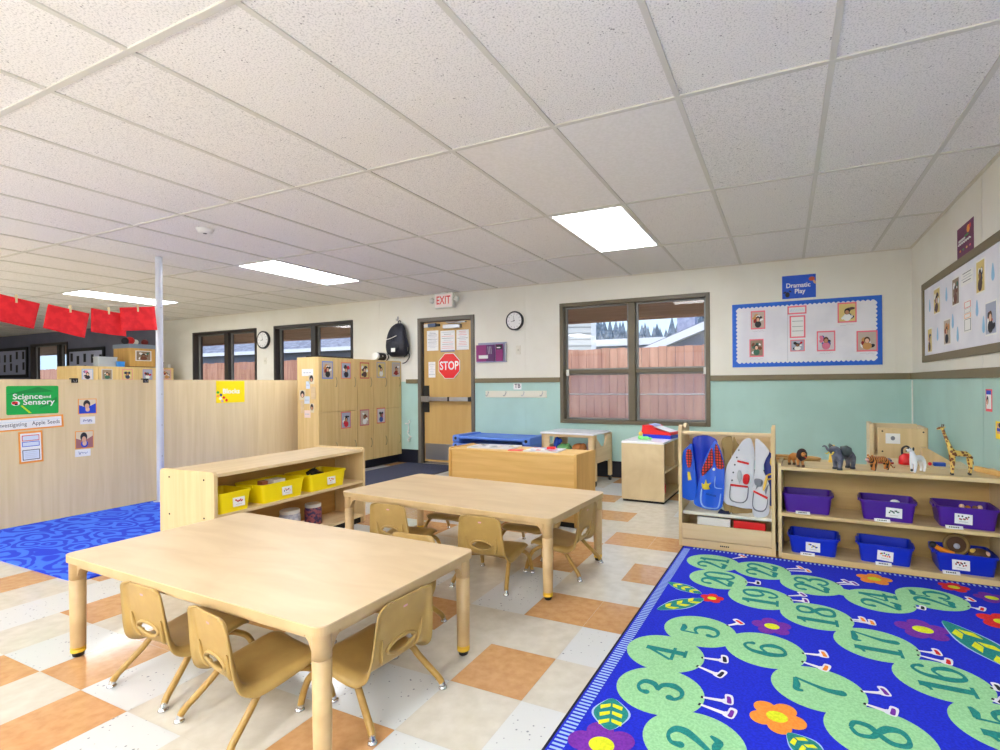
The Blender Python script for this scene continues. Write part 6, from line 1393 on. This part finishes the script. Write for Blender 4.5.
# slab numerals made of tapering strokes
DG = {'1': [([(.30, 0), (.30, 1)], [.085, .085]), ([(.10, .0), (.50, 0)], [.03, .03]), ([(.30, .97), (.20, .84), (.10, .80)], [.05, .035, .02])],
      '2': [([(.12, .72), (.14, .90), (.32, .985), (.50, .88), (.50, .68), (.34, .42), (.12, .14), (.08, .06)], [.075, .035, .03, .075, .085, .06, .035, .03]), ([(.08, .06), (.30, .08), (.44, .05), (.56, .22)], [.04, .075, .075, .02])],
      '3': [([(.12, .76), (.14, .90), (.30, .98), (.48, .88), (.46, .66), (.28, .54)], [.07, .035, .03, .07, .07, .025]), ([(.26, .54), (.48, .47), (.54, .24), (.42, .04), (.24, .01), (.10, .12), (.12, .24)], [.025, .06, .085, .05, .03, .04, .075])],
      '4': [([(.40, 0), (.40, 1)], [.085, .075]), ([(.24, .0), (.56, 0)], [.028, .028]), ([(.40, .98), (.22, .64), (.04, .32)], [.035, .03, .03]), ([(.03, .29), (.60, .29)], [.035, .035])],
      '5': [([(.14, .96), (.34, .93), (.50, .98)], [.05, .075, .03]), ([(.14, .98), (.12, .52)], [.025, .025]), ([(.12, .52), (.26, .62), (.44, .58), (.54, .34), (.46, .08), (.26, .01), (.10, .10), (.12, .24)], [.02, .03, .05, .09, .06, .03, .035, .07])],
      '6': [([(.50, .80), (.46, .93), (.32, .98), (.14, .78), (.10, .38), (.18, .08), (.32, .01), (.48, .10), (.54, .30), (.46, .52), (.32, .58), (.16, .44)], [.065, .035, .03, .06, .09, .06, .03, .05, .085, .05, .03, .03])],
      '7': [([(.08, .80), (.10, .94), (.30, .93), (.54, .96)], [.02, .06, .07, .03]), ([(.54, .96), (.38, .58), (.28, .28), (.28, .03)], [.025, .04, .07, .095])],
      '8': [([(.32, .99), (.50, .90), (.48, .66), (.30, .52), (.12, .32), (.14, .08), (.32, .01), (.52, .10), (.52, .32), (.36, .50), (.18, .64), (.15, .88), (.32, .99)], [.03, .05, .065, .055, .06, .055, .03, .07, .085, .06, .05, .045, .03])],
      '9': [([(.10, .20), (.14, .07), (.28, .02), (.46, .22), (.50, .62), (.42, .92), (.28, .99), (.12, .90), (.06, .70), (.14, .48), (.28, .42), (.44, .56)], [.065, .035, .03, .06, .09, .06, .03, .05, .085, .05, .03, .03])],
      '0': [([(.30, .99), (.49, .84), (.53, .5), (.49, .16), (.30, .01), (.11, .16), (.07, .5), (.11, .84), (.30, .99)], [.03, .06, .09, .06, .03, .06, .09, .06, .03])]}
m = MB(); zt = Z + .0022
def stroke(pts, ws, xf, z):
    P_, W_ = cat([Vector((p[0], p[1], 0)) for p in pts], list(ws), 6 if len(pts) > 2 else 1); n = len(P_); Lp, Rp = [], []
    for i in range(n):
        d_ = (P_[min(i + 1, n - 1)] - P_[max(i - 1, 0)]); d_.normalize(); nn = Vector((-d_.y, d_.x, 0)); Lp.append(xf(P_[i] + nn * W_[i])); Rp.append(xf(P_[i] - nn * W_[i]))
    for i in range(n - 1): m.flat([Lp[i], Lp[i + 1], Rp[i + 1], Rp[i]], z + i * .000003, M_rt)
    for p, w_ in ((P_[0], W_[0]), (P_[-1], W_[-1])):
        if w_ > .06 and n > 3: m.flat([xf(p + Vector((w_ * math.cos(a), w_ * math.sin(a), 0))) for a in [PI * k / 6 for k in range(12)]], z + .0003, M_rt)
for n_, (x, y) in RC.items():
    s_ = str(n_); sz = .160 if len(s_) == 1 else .165; w_ = .60 * sz if len(s_) == 1 else .60 * sz
    for i, ch in enumerate(s_):
        off = (i - (len(s_) - 1) / 2) * w_ * 1.04
        for pts, ws in DG[ch]:
            # top of the numeral points to the left wall, reading direction toward the back wall
            stroke(pts, [q * 1.02 + .008 for q in ws], lambda p, off=off: (x - (p.y - .5) * sz, y + off + (p.x - .31) * sz * 1.12), zt); zt += .000012
m.build('numerals', rug)
zf_ = Z + .0006
def flower(x, y, R, c_, a0=0, n=5):
    global zf_; m = MB()
    for k in range(n):
        a = a0 + 2 * PI * k / n; m.flat(ell(x + math.cos(a) * R * .60, y + math.sin(a) * R * .60, R * .42, R * .42, 20, a), zf_, c_); zf_ += .00003
    m.flat(ell(x, y, R * .5, R * .5, 14), zf_, c_); zf_ += .00003
    m.flat(ell(x, y, R * .38, R * .34, 20), zf_, M_ry); zf_ += .00003; m.build('flower', rug)
def leaf(tip, base, w_):
    global zf_; m = MB()
    A, B = Vector(tip), Vector(base); d_ = B - A; p = Vector((-d_.y, d_.x)).normalized() * w_
    def L2(s_, z, mm):
        pts = [A + d_ * u + p * (s_ * v) for u, v in ((0, 0), (.2, .62), (.45, 1), (.7, .8), (1, 0), (.7, -.8), (.45, -1), (.2, -.62))]; m.flat(sp2([tuple(q) for q in pts], 3), z, mm)
    L2(1.12, zf_, M_rs); L2(1, zf_ + .00003, M_rt); zf_ += .0001
    for u in (.18, .42, .66):
        for s_ in (1, -1): m.flat([tuple(A + d_ * (u + a) + p * s_ * b_) for a, b_ in ((0, .06), (.10, .06), (.20, .62), (.08, .66))], zf_, M_ry); zf_ += .00002
    m.build('leaf', rug)
for a in [(-.35, 2.771, .058, M_rr, .3), (-.062, 2.560, .085, M_rp, .5), (.448, 3.405, .088, M_ro, .2), (.817, 3.438, .070, M_rr, .1), (.951, 3.345, .075, M_rp, .6), (.551, 2.795, .105, M_rp, .4), (.905, 3.03, .10, M_rr, .1), (-.032, 1.873, .088, M_ro, 1.1), (-.520, 1.508, .105, M_rp, .7), (.3, 1.3, .1, M_rr, 0), (-.35, 1.1, .1, M_ro, 0)]: flower(*a[:4], a[4])
for a in [((-.60, 2.893), (-.405, 2.80), .042), ((-.577, 2.518), (-.385, 2.745), .048), ((-.560, 1.745), (-.518, 1.58), .058), ((.655, 2.935), (.83, 2.50), .07), ((.0, 1.80), (.10, 1.70), .045)]: leaf(*a)
zs_ = Z + .0022
def shoe(px, py, n_, c_, big=1.0):
    global zs_; m = MB()
    P = onZ(px, py, Z); Cc = Vector(RC[n_]); S = Vector((P.x, P.y)); d_ = (S - Cc).normalized(); e = Cc + d_ * .147; p = Vector((-d_.y, d_.x)); k = .9 * big
    m.flat([tuple(e + p * .005), tuple(e - p * .005), tuple(S - p * .011 * k), tuple(S + p * .011 * k)], zs_, M_rw); zs_ += .00003
    def q_(a, b_): return tuple(S + d_ * a * k + p * b_ * k)
    m.flat(sp2([q_(-.012, -.014), q_(.022, -.018), q_(.028, .010), q_(.024, .046), q_(-.002, .048), q_(-.004, .018), q_(-.012, .012)], 3), zs_, M_rw); zs_ += .00003
    m.flat(sp2([q_(.004, -.008), q_(.019, -.010), q_(.020, .012), q_(.016, .034), q_(.004, .034), q_(.004, .012)], 3), zs_, c_); zs_ += .00002
    m.flat([tuple(e + p * .007 - d_ * .004), tuple(e - p * .007 - d_ * .004), tuple(e - p * .007 + d_ * .004), tuple(e + p * .007 + d_ * .004)], zs_, M_rk); zs_ += .00002
    m.build('shoe', rug)
for q in [(722, 661, 4, M_rk), (717, 675, 4, M_rk), (726, 702, 3, M_rp), (727, 715, 3, M_rp), (739, 624, 5, M_rr), (822, 656, 6, M_ro), (822, 669, 6, M_ro), (883, 694, 7, M_rp), (889, 713, 7, M_rp), (935, 654, 17, M_rr), (945, 663, 17, M_rr), (861, 621, 18, M_ro), (870, 624, 18, M_ro), (802, 596, 19, M_rp), (804, 602, 19, M_rp), (800, 569, 22, M_ro), (807, 572, 22, M_ro), (846, 583, 23, M_rp), (854, 585, 23, M_rp), (756, 584, 20, M_rk), (743, 557.5, 21, M_rr), (920, 609, 24, M_rk), (970, 601, 25, M_rr), (979, 610, 25, M_rr), (996, 690, 16, M_rk), (997, 702, 16, M_rk)]: shoe(*q)

M_lr = mat('swirl_blue_carpet', (40, 96, 226), .95); N, L, b = nodes(M_lr)
tc = N.new('ShaderNodeTexCoord'); mpp = N.new('ShaderNodeMapping'); mpp.inputs['Scale'].default_value = (1, 1.5, 1); nz = N.new('ShaderNodeTexNoise'); nz.inputs['Scale'].default_value = 3.5
va = N.new('ShaderNodeVectorMath'); va.operation = 'MULTIPLY_ADD'; va.inputs[1].default_value = (.22, .22, 0); vv_ = N.new('ShaderNodeTexVoronoi'); vv_.inputs['Scale'].default_value = 3.6
m1 = N.new('ShaderNodeMath'); m1.operation = 'MULTIPLY'; m1.inputs[1].default_value = 24; m2 = N.new('ShaderNodeMath'); m2.operation = 'SINE'
rp = N.new('ShaderNodeValToRGB'); rp.color_ramp.elements[0].position = .38; rp.color_ramp.elements[1].position = .62; rp.color_ramp.elements[0].color = col((10, 54, 208)); rp.color_ramp.elements[1].color = col((56, 112, 232))
m3_ = N.new('ShaderNodeMath'); m3_.operation = 'MULTIPLY_ADD'; m3_.inputs[1].default_value = .5; m3_.inputs[2].default_value = .5
L.new(tc.outputs['Object'], mpp.inputs[0]); L.new(mpp.outputs[0], nz.inputs['Vector']); L.new(nz.outputs['Color'], va.inputs[0]); L.new(mpp.outputs[0], va.inputs[2]); L.new(va.outputs[0], vv_.inputs['Vector'])
L.new(vv_.outputs['Distance'], m1.inputs[0]); L.new(m1.outputs[0], m2.inputs[0]); L.new(m2.outputs[0], m3_.inputs[0]); L.new(m3_.outputs[0], rp.inputs[0]); L.new(rp.outputs[0], b.inputs['Base Color'])
m = MB(); m.prism(rrect(-.95, .95, -1.25, 1.25, .06), 0, .009, M_lr); o = m.build('blue_rug', None, (-4.655, 2.80, .0008)); tag(o, 'bright blue swirl patterned carpet in front of the left partition', 'rug')
m = MB(); m.prism(rrect(-.47, .47, -.77, .77, .01), 0, .010, noisy('navy_mat_fibre', (64, 70, 96), (36, 42, 64), 160, .95)); m.prism(rrect(-.485, .485, -.785, .785, .02), 0, .004, M_black); tag(m.build('door_mat', None, (-4.45, 5.12, .0008)), 'dark navy door mat in front of the golden exit door', 'mat')
